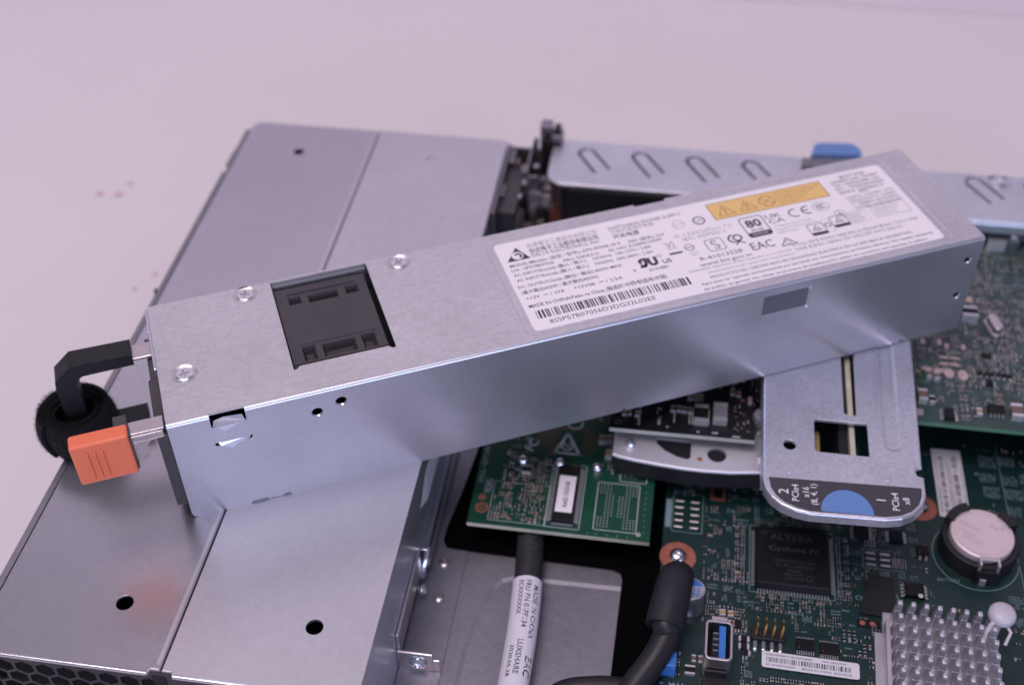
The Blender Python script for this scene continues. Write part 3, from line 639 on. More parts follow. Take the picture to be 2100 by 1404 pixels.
# battery holder
bc = at(2015, 1093, -27.0); bxc, byc = bc.x, bc.y
m = MB(); ro, ri = 12.3, 10.5
m.plate(circle(bxc, byc, ro, 48), [circle(bxc, byc, ri, 48)], -29.0, 7.0, r=.5)
for a0, a1 in ((.35, .95), (1.9, 2.75)):
    pts = [(bxc+(ro-.1)*cos(a0+(a1-a0)*i/8), byc+(ro-.1)*sin(a0+(a1-a0)*i/8)) for i in range(9)]+[(bxc+9.3*cos(a1-(a1-a0)*i/8), byc+9.3*sin(a1-(a1-a0)*i/8)) for i in range(9)]
    m.prism(pts, -29.0, -26.0)
m.box(bxc-2.6, bxc+4.6, byc-13.6, byc-10.2, BZ, -30.0)
m.build('battery_holder', M['plastic'], mbd)
m = MB(); m.box(bxc-2.0, bxc+4.2, byc-10.9, byc-9.6, -27.2, -26.7); m.box(bxc-2.2, bxc-1.4, byc-12.8, byc-10.6, -31, -26.8); m.box(bxc+3.4, bxc+4.2, byc-12.8, byc-10.6, -31, -26.8); m.box(bxc-1, bxc+1, byc-14.2, byc-13.6, BZ, -33); m.build('battery_clip', M['pin'], mbd, bevel=.15)
cell = thing('coin_cell', 'round pinkish silver coin battery in the black holder', 'battery', (bxc, byc, -34))
m = MB(); cut = [(bxc+10.1*cos(a*2*pi/60), byc+10.1*sin(a*2*pi/60)) for a in range(60)]; m.plate(cut, [], -26.9, 3.2, r=.7); m.build('cell_body', M['coin'], cell, smooth=True)
m = MB(); ze = -26.86
for t, x, y, h in (('CR2032', -7.0, 3.4, 1.5), ('LITHIUM', -7.6, 0.6, 1.1), ('3V', 2.2, 2.6, 2.0), ('BATTERY', -6.2, -2.2, 1.1)): m.text(t, (bxc+x, byc+y), None, h, ze, 0, .0, ang=-.5)
m.ring(bxc, byc, 8.7, .12, ze, 0, 40); m.text('+', (bxc+5.6, byc+1.2), None, 3, ze, 0)
m.build('engraving', mat('battery_engraving', (0.56, 0.45, 0.48), .5, .5), cell)

# ---------------------------------------------------------------- finned heat sink
hs = thing('heat_sink', 'silver aluminium heat sink with rows of pin fins at the lower right corner', 'heat sink', (275, 50, BZ), -0.035)
HO = Vector((275, 50, 0)); HR = Matrix.Rotation(0.035, 3, 'Z'); hs['_w'] = 0
def hl(px, py, z): q = HR @ (at(px, py, z)-HO); return q
a = hl(1846, 1240, -25.5); b = hl(2037, 1258, -25.5)
hx0, hy0, pit = a.x, (a.y+b.y)/2, (b.x-a.x)/7
m = MB(); m.box(hx0-3.6, hx0+7*pit+3.2, hy0-44, hy0+2.2, .6, 1.8); m.build('base', M['alu'], hs, bevel=.3)
m = MB(); m.box(hx0-3.4, hx0-1.9, hy0-43.6, hy0-3.0, 1.8, 5.2); m.box(hx0-6, hx0+20, hy0-40, hy0-5, 0, .8); m.build('edge_rib', M['alu'], hs, bevel=.3)
fd = None
for r in range(9):
    for c in range(8):
        if fd is None:
            m = MB(); m.taper(0, 0, 2.6, 3.0, 2.1, 2.2, 0, 5.8, 0, .05, .2); m.taper(.05, .2, 2.1, 2.2, 1.5, 1.6, 5.8, 8.9, 0, .15, .15)
            o = m.build('fin', M['alu'], hs, bevel=.4, seg=3); fd = o
            fd.location = (0, 0, 0)
            first = True
        else:
            o = fd.copy(); COL.objects.link(o); o.parent = hs
        o.location = Vector((hx0+c*pit, hy0-r*4.72, 1.8))*S
q = hl(2057, 1256, -24)
m = MB(); m.lathe(q.x, q.y, [(1.2, 0), (1.2, 9.6), (4.0, 10.2), (4.1, 11.6), (3.6, 12.6), (2.4, 13.2), (0, 13.5)], 28); m.tube([(q.x+.6, q.y-1.5, 10), (q.x+2.6, q.y-4.5, 9), (q.x+1.4, q.y-7.2, 6)], .55, 8); m.tube([(q.x-2.4, q.y-2.5, 10.4), (q.x-4.4, q.y-5.0, 8), (q.x-4.6, q.y-6.5, 6)], .8, 8)
m.build('push_pin', M['nylon'], hs, smooth=True)

# ---------------------------------------------------------------- small green card with labelled memory chip
RZ = -28.0
rc = thing('storage_card', 'small bright green circuit card with a white labelled chip above the black film', 'circuit card', (154, 110, RZ-1.6))
m = MB(); m.plate([(123.9, 84.3), (183.6, 84.3), (183.9, 165), (123.5, 165)], [], RZ, 1.7, mw=1); m.build('board', [M['mask2'], M['fr4']], rc)
av = [(149.4, 160.2, 86.5, 115), (164, 180.2, 86, 109), (161, 184.5, 84, 88), (124, 130.5, 84, 97), (124, 127.4, 84, 165), (180, 184, 84, 165), (124, 184, 84, 86.3), (140, 165, 116, 133), (124, 132, 97, 165)]
m = MB(); mk = MB()
field(m, mk, 130.8, 149.4, 86.9, 117, RZ, av, 31, .94, .04, 4.3, 0, (0, 2, 4, 2, 1), 1.1)
field(m, mk, 131.2, 149.4, 87.3, 117, RZ, av, 36, .80, .15, 3.1, 0, (0, 2, 1))
field(m, mk, 126, 141, 114, 128, RZ, av, 32, .7, .25, 4, 0)
field(m, mk, 163, 184, 109, 135, RZ, av, 34, .75, .2, 4, 0)
field(m, mk, 141, 164, 134, 146, RZ, av, 35, .6, .2, 4, 0)
o = m.build('small_components', SM, rc); o['kind'] = 'stuff'
# silkscreen
rs = random.Random(3); silk_block(mk, 124.8, 126.8, 101, 118, RZ+.02, 0, rs, .9, .8); silk_block(mk, 127.4, 130, 97.5, 104, RZ+.02, 0, rs, .9, .8)
frame(mk, 165.0, 178.9, 87.3, 107.4, RZ+.03, .25); frame(mk, 130.4, 149.3, 86.4, 103, RZ+.03, .15); frame(mk, 149.0, 160.5, 86.2, 113.5, RZ+.03, .2); frame(mk, 172, 181, 108.6, 112, RZ+.03, .25)
mk.ring(179.8, 87.0, .55, .4, RZ+.03, 0, 10)
for x in (163.4, 166.2, 169.8, 173, 176.4): mk.face(circle(x, 85.4, .18, 6), RZ+.03, 0)
for k in range(8): mk.face(circle(181.2, 88+k*2.4, .16, 6), RZ+.03, 0)
# approval marks
mk.xf = lambda v: Vector((152.6+v.y*-1.0, 118.5+v.x*1.0, v.z))
mk.stroke([(0, -4.6), (9.4, 0.3), (0, 4.0)], .9, RZ+.04, 0, True); mk.ring(3.4, 0, 1.9, .7, RZ+.04, 0, 18, a0=.4, a1=5.9); mk.stroke([(2.6, -.4), (3.8, -.4), (3.8, 1)], .5, RZ+.04, 0)
mk.ring(14.4, -1.6, 2.6, .75, RZ+.04, 0, 16, a0=1.2, a1=5.1); mk.ring(20.2, -1.6, 2.6, .75, RZ+.04, 0, 16, a0=1.2, a1=5.1); mk.stroke([(17.8, -1.6), (20, -1.6)], .7, RZ+.04, 0)
mk.xf = None
mk.text('FC', (141.0, 117.8), None, 3.4, RZ+.03, 0, .03, ang=1.2)
o = mk.build('silkscreen', [M['silkw'], M['trace'], M['copper']], rc); o['kind'] = 'stuff'
m = MB()                                     # slanting bare copper dashes
for i in range(15):
    for j in range(13):
        x, y = 141.5+i*1.5+(j % 2)*.7, 116.4+j*1.25
        if (abs(x-153) < 4.4 and y < 129) or (x-152)**2/120+(y-125)**2/75 > 1 or (x < 146 and y < 121): continue
        m.stroke([(x, y), (x+.75, y-.35)], .32, RZ+.03, 0)
o = m.build('copper_dashes', M['copper'], rc)
m = MB()                                     # square grid of bare pads
for i in range(12):
    for j in range(16):
        x, y = 165.9+i*1.07+(0 if j < 11 else .1), 88.6+j*1.17
        on = (j < 4 and (i < 4 or i > 7)) or (j > 11 and (i < 4 or i > 7)) or (4 <= j <= 11 and (2 <= i <= 4 or 6 <= i <= 9))
        if on: m.box(x, x+.42, y, y+.42, RZ, RZ+.12)
o = m.build('pad_grid', M['solder'], rc); o['kind'] = 'stuff'
m = MB(); m.taper(154.8, 99.9, 7.4, 24.4, 7.0, 24.0, RZ+.2, RZ+2.0, 0); m.ring(156.4, 110.6, .9, .2, RZ+2.02, 1, 14)
m.build('memory_chip', [M['chip'], M['chiptext']], rc, bevel=.15)
m = MB(); m.xf = up(151.95, 91.2, 5.7, 0, RZ+2.03); m.plate([(0, 0), (5.6, 0), (5.6, 15.6), (0, 15.6)], [], .08, .08)
m.text('RAID 5350-8i', (3.7, 2.2), (3.7, 13.0), 1.5, .1, 1, .02); m.build('chip_label', [M['label'], M['ink']], rc)
m = MB()
for k in range(21):
    y = 88.6+k*1.12
    for sg, cx in ((-1, 151.1), (1, 158.5)):
        a, b = sorted((cx, cx+sg*.9)); m.box(a, b, y, y+.5, RZ+.5, RZ+1.0, 0); a, b = sorted((cx+sg*.8, cx+sg*1.5)); m.box(a, b, y, y+.5, RZ, RZ+.4, 0)
m.build('chip_leads', M['solder'], rc)
m = MB(); m.box(151.2, 158.4, 87.2, 87.9, RZ, RZ+.5); m.build('solder_bar', M['chipgrey'], rc)
for px, py in ((988, 1040), (989, 1018)):
    p = at(px, py, RZ); m = MB(); r = 1.75 if py > 1030 else .9; m.ring(p.x, p.y, r, .9, RZ+.05, 0, 24); m.ring(p.x, p.y, r*.3, .4, RZ+.05, 0, 12)
    for k in range(6): m.face(circle(p.x+r*cos(k*pi/3), p.y+r*sin(k*pi/3), .2, 8), RZ+.06, 1)
    m.build('copper_target', [M['copper'], M['mask2']], rc)
for px, py in ((1073, 942), (1149, 948), (1225, 958)):
    p = at(px, py, RZ+1.5); m = MB(); m.lathe(p.x, p.y, [(1.9, RZ), (1.9, RZ+1.2), (1.5, RZ+2.3), (.8, RZ+2.8), (0, RZ+2.9)], 18); m.build('solder_post', M['chrome'], rc, smooth=True)
p = at(1080, 965, RZ); bigcap(rc, p.x, p.y, RZ, 3, 3, 1.2, 'small_chip', 'chip')
for px, py in ((1235, 905), (1248, 935), (1250, 905)):
    p = at(px, py, RZ); bigcap(rc, p.x, p.y, RZ, 2.2, 3.2, 1.8, 'inductor', 'tan')

# ---------------------------------------------------------------- black card with curved shroud
KZ = -12.0
bc_ = thing('black_expansion_card', 'black circuit card sticking out from under the long metal box', 'circuit card', (195, 150, KZ-1.7))
m = MB(); m.plate([(167.0, 117.8), (214.9, 118.6), (214.9, 200), (166.4, 200)], [], KZ, 1.7, mw=1); m.build('board', [M['maskblack'], M['fr4w']], bc_)
m = MB(); mk = MB(); avk = [(166, 172, 117, 122), (186, 199.5, 118, 139), (199.9, 207.5, 118, 139), (166, 220, 117, 120.4), (166, 220, 136, 200), (174, 180, 120, 140)]
rk = random.Random(8)
for _ in range(230):
    x, y = rk.uniform(168, 216.5), rk.uniform(120.5, 150); dn = .25 if x < 186 else .9
    if rk.random() > dn or any(a < x+.6 and b > x-.6 and c < y+.6 and d > y-.6 for a, b, c, d in avk[:3]+avk[5:]): continue
    avk.append((x-.3, x+.3, y-.4, y+.4)); avk.append(avk[5]); smd(m, x, y, KZ, rk.random() < .6, rk, rk.choice((.7, .8, 1.2)), rk.choice((0, 1, 4)))
    avk = avk[:6]+[q for q in avk[6:] if q[1]-q[0] < .7]
o = m.build('small_components', SM, bc_); o['kind'] = 'stuff'
mk.text('CAN ICES-3(B)', (176.9, 120.3), (176.9, 131), .95, KZ+.03, 0, .02); mk.text('0802', (183.6, 121.4), (183.6, 124.4), .95, KZ+.03, 0, .03)
mk.text('1009', (200.8, 119.8), None, .8, KZ+.03, 0, .03); mk.text('D802', (207.6, 119.0), None, .8, KZ+.03, 0, .03); mk.ring(169.6, 120.9, .95, .3, KZ+.03, 1, 18)
for x in (188.1, 193.2, 194.2, 199.6): mk.stroke([(x, 123.2), (x, 130.5)], .3, KZ+.03, 0)
for p_ in ((186, 120.8), (196.3, 119.9)): mk.face(circle(p_[0], p_[1], .5, 10), KZ+.04, 2)
mk.build('silkscreen', [M['silkw'], M['chipgrey'], M['solder']], bc_)
for px, py, w, l, h, b in ((1438, 850, 4.6, 8, 2.2, 'chip'), (1477, 848, 4.6, 8.5, 2.4, 'chipgrey'), (1380, 838, 1.6, 2.4, 1, 'brown'), (1393, 838, 1.6, 2.4, 1, 'brown'), (1404, 840, 1.6, 2.4, 1, 'brown'), (1416, 842, 1.6, 2.4, 1, 'brown'),
                          (1428, 815, 1.6, 2.6, 1, 'tan'), (1437, 815, 1.6, 2.6, 1, 'tan'), (1416, 814, 1.6, 2.4, 1, 'tan'), (1503, 803, 1.5, 3, 1, 'tan'), (1515, 808, 1.5, 2.4, 1, 'tan'), (1538, 822, 1.3, 3, 1, 'tan'), (1281, 846, 1.5, 2, .9, 'tan'), (1307, 848, 1.5, 2.2, .9, 'tan'), (1292, 846, 1, 1.6, .9, 'brown')):
    p = at(px, py, KZ+h*.5); bigcap(bc_, p.x, p.y, KZ, w, l, h, 'power_inductor' if w > 4 else 'capacitor', b)
p = at(1563, 853, KZ+1.5); m = MB(); m.lathe(p.x, p.y, [(3, KZ), (3, KZ+2), (2.6, KZ+2.4), (0, KZ+2.4)], 8); m.build('round_inductor', M['chipgrey'], bc_)
# shroud below
PZ_, PB = -18.0, -26.2
fr = [(168.6, 135), (168.7, 111.6), (171, 110.9), (176, 110.0), (184.3, 109.1), (192, 108.5), (199, 108.4), (208, 108.9), (214, 109.8), (220, 110.8), (220, 135)]
m = MB(); c1 = [(183, 118.5), (186, 115.6), (190, 113.4), (193.6, 112.6), (194.6, 113.6), (194.6, 121), (183, 121)]; c2 = circle(203.2, 116.0, 3.2, 18)
m.plate(fr, [c1, c2], PZ_, 1.0, r=.6); m.build('shroud_plate', M['heatplate'], bc_)
m = MB(); m.prism([(x+(.4 if x < 180 else 0), y+.25) for x, y in fr], PB, PZ_-1.1); m.build('shroud_body', M['plastic'], bc_)
m = MB(); p = at(1293, 908, PZ_+1); m.lathe(p.x, p.y, [(1.9, PZ_), (1.9, PZ_+.8), (1.3, PZ_+1.7), (0, PZ_+1.9)], 20); m.build('screw', M['chrome'], bc_, smooth=True)
m = MB(); p = at(1435, 941, PZ_); m.lathe(p.x, p.y, [(.95, PZ_), (.9, PZ_+.1), (.6, PZ_+.12), (0, PZ_+.12)], 14); m.build('rivet', M['copper'], bc_)
m = MB(); p = at(1563, 938, PZ_+1); m.lathe(p.x, p.y, [(1.3, PZ_), (1.2, PZ_+1.4), (0, PZ_+1.8)], 14); m.build('screw', M['chrome'], bc_, smooth=True)

# ---------------------------------------------------------------- green card on the right
GZ = -14.0
gc = thing('green_expansion_card', 'green circuit card with painted grey sheen, crowded with parts, right of the metal riser bracket', 'circuit card', (308, 190, GZ-1.7))
m = MB(); m.plate([(266.5, 137.1), (349, 136.9), (349, 260.5), (262, 260.5), (262, 150)], [], GZ, 1.8, r=.2, mw=1); m.build('board', [M['mask3'], M['fr4g']], gc)
m = MB(); mk = MB(); avg = [(273, 281, 139.5, 146), (290, 300, 139.5, 147), (300, 306, 142, 150), (295, 301, 183, 192), (262, 350, 136, 138.6), (305, 316, 231, 252), (268, 274, 140, 152)]
field(m, mk, 268, 320, 139, 252, GZ, avg, 41, .58, .40, 4.0, 0)
field(m, mk, 284, 320, 140, 175, GZ, avg, 42, .45, .25, 4.0, 0)
field(m, mk, 270, 320, 170, 240, GZ, avg, 44, .4, .4, 5.1, 0)
o = m.build('small_components', SM, gc); o['kind'] = 'stuff'; o = mk.build('silkscreen', [M['silk'], M['trace'], M['copper']], gc); o['kind'] = 'stuff'
p = at(1945, 852, GZ); soic(gc, p.x, p.y, GZ, 3.6, 5.0, 1.5, 5, True)
p = at(2042, 843, GZ); soic(gc, p.x, p.y, GZ, 4.0, 5.4, 1.6, 4, False)
p = at(2022, 733, GZ); soic(gc, p.x, p.y, GZ, 2.4, 3.6, 1.2, 4, False)
p = at(2028, 788, GZ); soic(gc, p.x, p.y, GZ, 2.6, 2.6, 1.2, 2, True)
for px, py, w, l, h, b in ((1892, 812, 3.0, 5.2, 2.4, 'brown'), (2085, 845, 3.8, 6.0, 2.6, 'brown'), (1905, 768, 1.8, 3.4, 1.6, 'brown'), (1920, 772, 1.8, 3.4, 1.6, 'brown'), (1911, 820, 1.8, 3.2, 1.6, 'chip'), (2008, 845, 1.8, 3.0, 1.3, 'tan'), (1885, 845, 2.4, 2.0, 1.2, 'tan'),
                          (1985, 618, 2.6, 2.8, 2.4, 'gold'), (1987, 645, 5.6, 5.0, 4, 'chip'), (2040, 490, 7, 9, 5, 'chipgrey')):
    p = at(px, py, GZ+h*.5); o = bigcap(gc, p.x, p.y, GZ, w, l, h, 'capacitor', b)
for k in range(6):
    for (px, py) in ((2010+k*12, 768+k*1.3),): p = at(px, py, GZ); m = MB(); m.box(p.x-.7, p.x+.7, p.y-.9, p.y+.9, GZ, GZ+.9, 0); m.box(p.x-.5, p.x+.5, p.y-1.5, p.y-.9, GZ, GZ+.5, 1); m.build('transistor', [M['chip'], M['solder']], gc)
pads = []
m = MB()
for px, py, w, l in ((1892, 700, .8, 1.5), (1926, 702, .8, 1.5), (1941, 710, .8, 1.5), (1975, 713, .8, 1.6), (1900, 756, 1.9, 1.1), (1925, 760, 1.9, 1.1), (1946, 766, 1.7, 2.4), (1975, 770, 1.7, 2.6)):
    p = at(px, py, GZ); m.plate(circle(p.x, p.y, w, 14, ry=l), [], GZ+.3, .3)
for px, py in ((1935, 733), (1957, 735), (1936, 746), (1957, 748)): p = at(px, py, GZ); m.box(p.x-1.6, p.x+1.6, p.y-.5, p.y+.5, GZ, GZ+.3)
m.build('bare_pads', mat('pinkish_tinned_pad', (0.62, 0.46, 0.45), .4, .7), gc)
m = MB(); p = at(2040, 665, GZ+2); a_ = .28
m.xf = lambda v: Vector((p.x+cos(a_)*v.x-sin(a_)*v.y, p.y+sin(a_)*v.x+cos(a_)*v.y, v.z))
m.plate(rrect(-2.6, 2.6, -5.0, 5.0, 2.5), [], GZ+.8, .8, r=.2); m.plate(rrect(-1.8, 1.8, -4.4, 4.4, 1.8), [], GZ+3.6, 2.8, r=.5); m.build('crystal_can', M['nickel'], gc)
p = at(2078, 482, GZ+3); m = MB(); m.lathe(p.x, p.y, [(4.0, GZ), (4.0, GZ+2.8), (3.4, GZ+3.4), (1.9, GZ+3.4), (1.7, GZ+1), (0, GZ+1)], 6); m.lathe(p.x, p.y, [(2.4, GZ+3.4), (2.2, GZ+4.3), (1.2, GZ+4.5), (0, GZ+4)], 16); m.build('standoff', M['chrome'], gc)

# ---------------------------------------------------------------- riser board and bracket
rb = thing('riser_board', 'upright green riser board seen edge-on through the slots of the metal bracket', 'circuit board', (245, 160, BZ))
m = MB(); m.box(243.9, 245.5, 107, 225, BZ+1, -3.2); m.build('board', M['fr4'], rb)
m = MB(); m.box(245.5, 245.8, 107, 225, BZ+1, -4); m.build('green_face', M['mask2'], rb)
m = MB(); m.box(240.8, 243.8, 108, 225, -22, -5.5)
m.build('slot_connector', M['plastic'], rb, bevel=.2)
m = MB()
for k in range(60): m.box(241.3, 241.7, 125+k*1.0, 125.4+k*1.0, -5.5, -5.3)
o = m.build('connector_contacts', M['pin'], rb)
m = MB(); m.box(232.6, 235.6, 104, 123, -16, -9); m.build('beige_guide', M['beige'], rb, bevel=.6)
m = MB(); m.box(246, 249, 108.6, 111, -14, -6); m.box(246.2, 248.5, 113, 121, -20, -12, 1); m.build('metal_contact', [M['chrome'], M['mask2']], rb)

br = thing('riser_bracket', 'galvanised metal riser bracket with rounded end, black slot label and blue dot', 'bracket', (241, 140, -3))
X0, X1 = 216.2, 264.9
left = [(216.2, 92), (216.9, 88.6), (218.6, 85.6), (221.4, 83.0), (225.4, 81.2), (230, 80.4)]
right = [(252.5, 81.2), (257.4, 82.4), (261.2, 84.7), (263.8, 88.0), (265.2, 92.2), (265.2, 99.8)]
ol = left+right+[(263.4, 100.2), (262.9, 101.6), (263.4, 103.0), (264.9, 103.6), (266.2, 160), (266.8, 225), (216.7, 225), (216.3, 150)]
sl1 = [(242.0, 123.6), (245.9, 123.4), (247.6, 225-2), (242.3, 225-2)]
sl1 = [(242.6, 123.4), (245.4, 123.2), (246.0, 123.9), (247.6, 223), (242.3, 223), (242.0, 124)]
win = rrect(232.3, 249.1, 105.9, 120.0, 1.4, 4, (1.4, 0.3, .3, 1.4))
hl_ = circle(224.5, 107.6, 2.05, 24)
chn = slot((256.6, 112.0), (258.6, 222), 2.7, 8)
m = MB(); m.plate(ol, [sl1, win, hl_, chn], -.3, 1.1, r=.8, hr=.15); m.dimple(inset(chn, 0), -.3, .3, .9)
m.build('plate', M['bracket'], br)
m = MB()
fl = left+right
for i in range(len(fl)-1):
    (ax, ay), (bx2, by2) = fl[i], fl[i+1]; d = Vector((bx2-ax, by2-ay)).normalized(); nn = Vector((-d.y, d.x))*.9
    m.add([(ax, ay, -4), (bx2, by2, -4), (bx2, by2, -1.38), (ax, ay, -1.38), (ax+nn.x, ay+nn.y, -4), (bx2+nn.x, by2+nn.y, -4), (bx2+nn.x, by2+nn.y, -1.38), (ax+nn.x, ay+nn.y, -1.38)], [(0, 1, 2, 3), (5, 4, 7, 6), (4, 5, 1, 0), (3, 2, 6, 7)])
m.box(X0+.1, X0+1.1, 95, 220, -9, -1.4); m.build('flange', M['bracket'], br)
m = MB()                                     # fine press lines
for a, b in (((225.8, 124.6), (225.9, 150)), ((225.8, 124.6), (235.2, 122.8)), ((235.2, 122.8), (236.4, 150)), ((253.0, 112), (254.4, 220)), ((252.4, 118), (253.0, 220))):
    m.stroke([a, b], .28, -.27)
for x, y in ((224.3, 96.8), (254.0, 97.6)): m.lathe(x, y, [(1.0, -.3), (.9, -.05), (.5, 0), (0, 0)], 14)
m.stroke([(222.6, 98.5), (222.6, 102), (225, 102), (225, 98.5)], .2, -.27)
m.build('press_marks', M['psuside'], br)
m = MB(); zl = -.22
lab = [(217.9, 93.2), (218.6, 89.2), (220.1, 86.4), (222.5, 84.1), (226.2, 82.4), (230.2, 81.5), (252.2, 82.3), (256.8, 83.4), (260.3, 85.5), (262.6, 88.4), (263.7, 92.0), (263.9, 95.0)]
m.fill([lab], zl, 0)
ba = at(1735, 1050, 0); c_ = (241.2, 82.2)
m.fill([[(c_[0]-7.8, 81.9), (c_[0]+7.9, 82.15)]+[(c_[0]+7.85*cos(pi*k/20), c_[1]+8.9*sin(pi*k/20)) for k in range(1, 20)]], zl+.02, 1)
def vt(t, px, py, h, w=None):               # text that reads upwards
    p_ = at(px, py, 0); m.text(t, (p_.x, p_.y), None, h, zl+.03, 2, .008, ang=pi/2+.02, width=w)
vt('2', 1617, 1011, 3.0); vt('PCIe4', 1639, 1026, 2.1, 6.6); vt('x16', 1660, 1019, 2.0, 4.2); vt('(8, 4, 1)', 1677, 1034, 1.9, 8.2)
vt('1', 1817, 1026, 2.8); vt('PCIe4', 1846, 1046, 2.1, 6.9); vt('x8', 1867, 1034, 2.0, 2.7)
m.build('slot_label', [M['blacklabel'], M['blue'], M['whiteink']], br)
p = at(1893, 1023, -4); m = MB(); m.lathe(p.x-1.5, p.y+1, [(1.5, -9), (1.4, -4.4), (.9, -4), (0, -4)], 18); m.build('captive_screw', M['chrome'], br, smooth=True)

# ---------------------------------------------------------------- cables
def bez(p, q, r, s_, n=14):
    p, q, r, s_ = map(Vector, (p, q, r, s_)); return [p*(1-t)**3+q*3*t*(1-t)**2+r*3*t*t*(1-t)+s_*t**3 for t in [i/n for i in range(n+1)]]
lt_ = [o for o in COL.objects if o.name.startswith('slot_cover_plate')]
for o in lt_: o['group'] = 'slot cover plates along the rear edge'
cb = thing('labelled_cable', 'black cable with a white printed sleeve running out from under the small green card', 'cable', (147, 40, FZ))
cz = -35.0
A, B_, C_ = at(1090, 1080, cz), at(1082, 1195, cz), at(1050, 1420, cz); A2 = at(1094, 1040, cz-1)
pth = [A2, A, A*.5+B_*.5, B_, B_*.66+C_*.34+Vector((.4, 0, 0)), B_*.33+C_*.67+Vector((.3, 0, 0)), C_, C_+(C_-B_)*.5]
def dense(P, k=6):
    out = []
    for i in range(len(P)-1):
        a, b, c, d = P[max(i-1, 0)], P[i], P[i+1], P[min(i+2, len(P)-1)]
        for j in range(k):
            t = j/k; out.append(.5*((2*b)+(c-a)*t+(2*a-5*b+4*c-d)*t*t+(3*b-a-3*c+d)*t**3))
    return out+[P[-1]]
dp = dense(pth)
m = MB(); m.tube(dp, 4.45, 24, 0, .9); m.build('cable_body', M['cable'], cb, smooth=True)
i0 = min(range(len(dp)), key=lambda i: (dp[i]-B_).length); sp_ = dp[i0:]
m = MB(); m.tube(sp_, 4.75, 32, 0, .9); m.build('printed_sleeve', M['sleeve'], cb, smooth=True)
axd = (sp_[-1]-sp_[0]).normalized(); cum = [0]
for i in range(1, len(sp_)): cum.append(cum[-1]+(sp_[i]-sp_[i-1]).length)
def onsl(u, ang, r=4.80):
    i = max(j for j in range(len(cum)) if cum[j] <= u+1e-9); i = min(i, len(sp_)-2); t = (u-cum[i])/(cum[i+1]-cum[i]); p_ = sp_[i].lerp(sp_[i+1], t)
    tt = (sp_[i+1]-sp_[i]).normalized(); a = tt.cross(Vector((0, 0, 1))).normalized(); b = a.cross(tt).normalized()
    return p_+a*(r*sin(ang))+b*(r*.9*cos(ang))
m = MB()
def st(body, u0, wid, ang, h):               # printing that runs along the cable; letter tops face to the right
    m.text(body, (u0, 0), None, h, 0, 0, .012, fn=lambda x, y: onsl(x, ang-y/4.8), width=wid)
sg = -1 if onsl(5, .5).x > onsl(5, 0).x else 1
if sg < 0:
    def st(body, u0, wid, ang, h): m.text(body, (u0, 0), None, h, 0, 0, .012, fn=lambda x, y: onsl(x, ang+y/4.8), width=wid)
    sgn = 1
else: sgn = -1
st('MADE IN CHINA', 3.0, 19.5, sgn*.52, 1.75); st('FRU PN 01PF134', 1.6, 17.5, sgn*-.05, 1.7); st('ECXXXXXXX.', 1.8, 13, sgn*-.50, 1.5)
st('LUXSHARE', 23.5, 12, sgn*-.10, 1.7); st('EAC', 28.5, 7, sgn*.56, 2.6); st('2020.05.28', 25.5, 11, sgn*-.55, 1.2)
m.build('sleeve_print', M['ink'], cb)

kc = thing('plugged_cable', 'thick black cable with a heat-shrunk plug beside the silver capacitor', 'cable', (195, 60, -30))
P0, P1, P2 = at(1391, 1170, -24), at(1382, 1200, -23), at(1362, 1285, -25)
m = MB(); pp = [P0+Vector((0, .5, -2.6)), P0+Vector((0, .3, -1.0)), P0+Vector((0, -.8, -.2)), P0.lerp(P1, .5), P1, P1.lerp(P2, .5), P2]
m.tube(pp, [3.6, 4.6, 5.1, 5.5, 5.7, 5.8, 5.8], 28, 0, .78); m.build('plug_sleeve', M['rubber'], kc, smooth=True)
p3 = at(1335, 1350, -30); p4 = at(1290, 1410, -33); p5 = at(1270, 1450, -34)
m = MB(); m.tube(dense([P1.lerp(P2, .8), P2+Vector((.6, 0, -.5)), at(1372, 1290, -27), at(1345, 1345, -29.5), at(1305, 1400, -32), p5]), 4.1, 20, 0, 1); m.build('cable_body', M['rubber'], kc, smooth=True)
m = MB(); m.tube(dense([at(1080, 1470, -35), at(1150, 1418, -35), at(1215, 1407, -35), at(1280, 1410, -35.5), at(1360, 1425, -36.5)]), 3.2, 16); tag(m.build('loose_cable', M['rubber'], smooth=True), 'thin black cable crossing the case floor at the bottom edge', 'cable')

# ---------------------------------------------------------------- power supply
ps = thing('power_supply', 'long narrow silver power supply with white printed label lying across the open server', 'power supply', PSU_O, PSU_A, world_coords=False)
L, W, H, FR = 262.9, 52.8, 40.0, 1.0
N0, N1 = 11.8, 21.8
topo = [(0, FR), (N0, FR), (N0, FR-.7), (N1, FR-.7), (N1, FR), (L, FR), (L, W-.8), (172.5, W-.8), (172.2, W-2.0), (161.4, W-2.0), (161, W-.8), (0, W-.8)]
topo = [(0, FR), (N0, FR), (N0, FR+.35), (N1, FR+.35), (N1, FR), (L, FR), (L, W), (172.4, W), (172.0, W-1.3), (161.4, W-1.3), (161, W), (0, W)]
vent = [(38.0, 11.0), (38.9, 11.0), (40.0, 12.2), (66.6, 12.2), (67.6, 11.0), (68.7, 11.2), (68.7, 51.9), (38.0, 51.9)]
recess = rrect(107.0, 253.2, 2.7, 49.6, 2.2)
screws = [ont(502, 604), ont(817, 538), ont(378, 766)]
sc = [circle(p.x, p.y, 3.9, 24) for p in screws]
dn = ont(988, 598); dent = circle(dn.x, dn.y, .9, 10)
m = MB(); m.plate(topo, [vent, recess, dent]+sc, H, .8, r=0, hr=0)
m.dimple(recess, H, .14, .6); m.dimple(dent, H, .08, .6)
for q in sc: m.dimple(q, H, .45, .9)
m.build('top_panel', M['psutop'], ps)
m = MB(); m.xf = lambda v: Vector((v.x, -v.z, v.y))    # side panel drawn as x / z
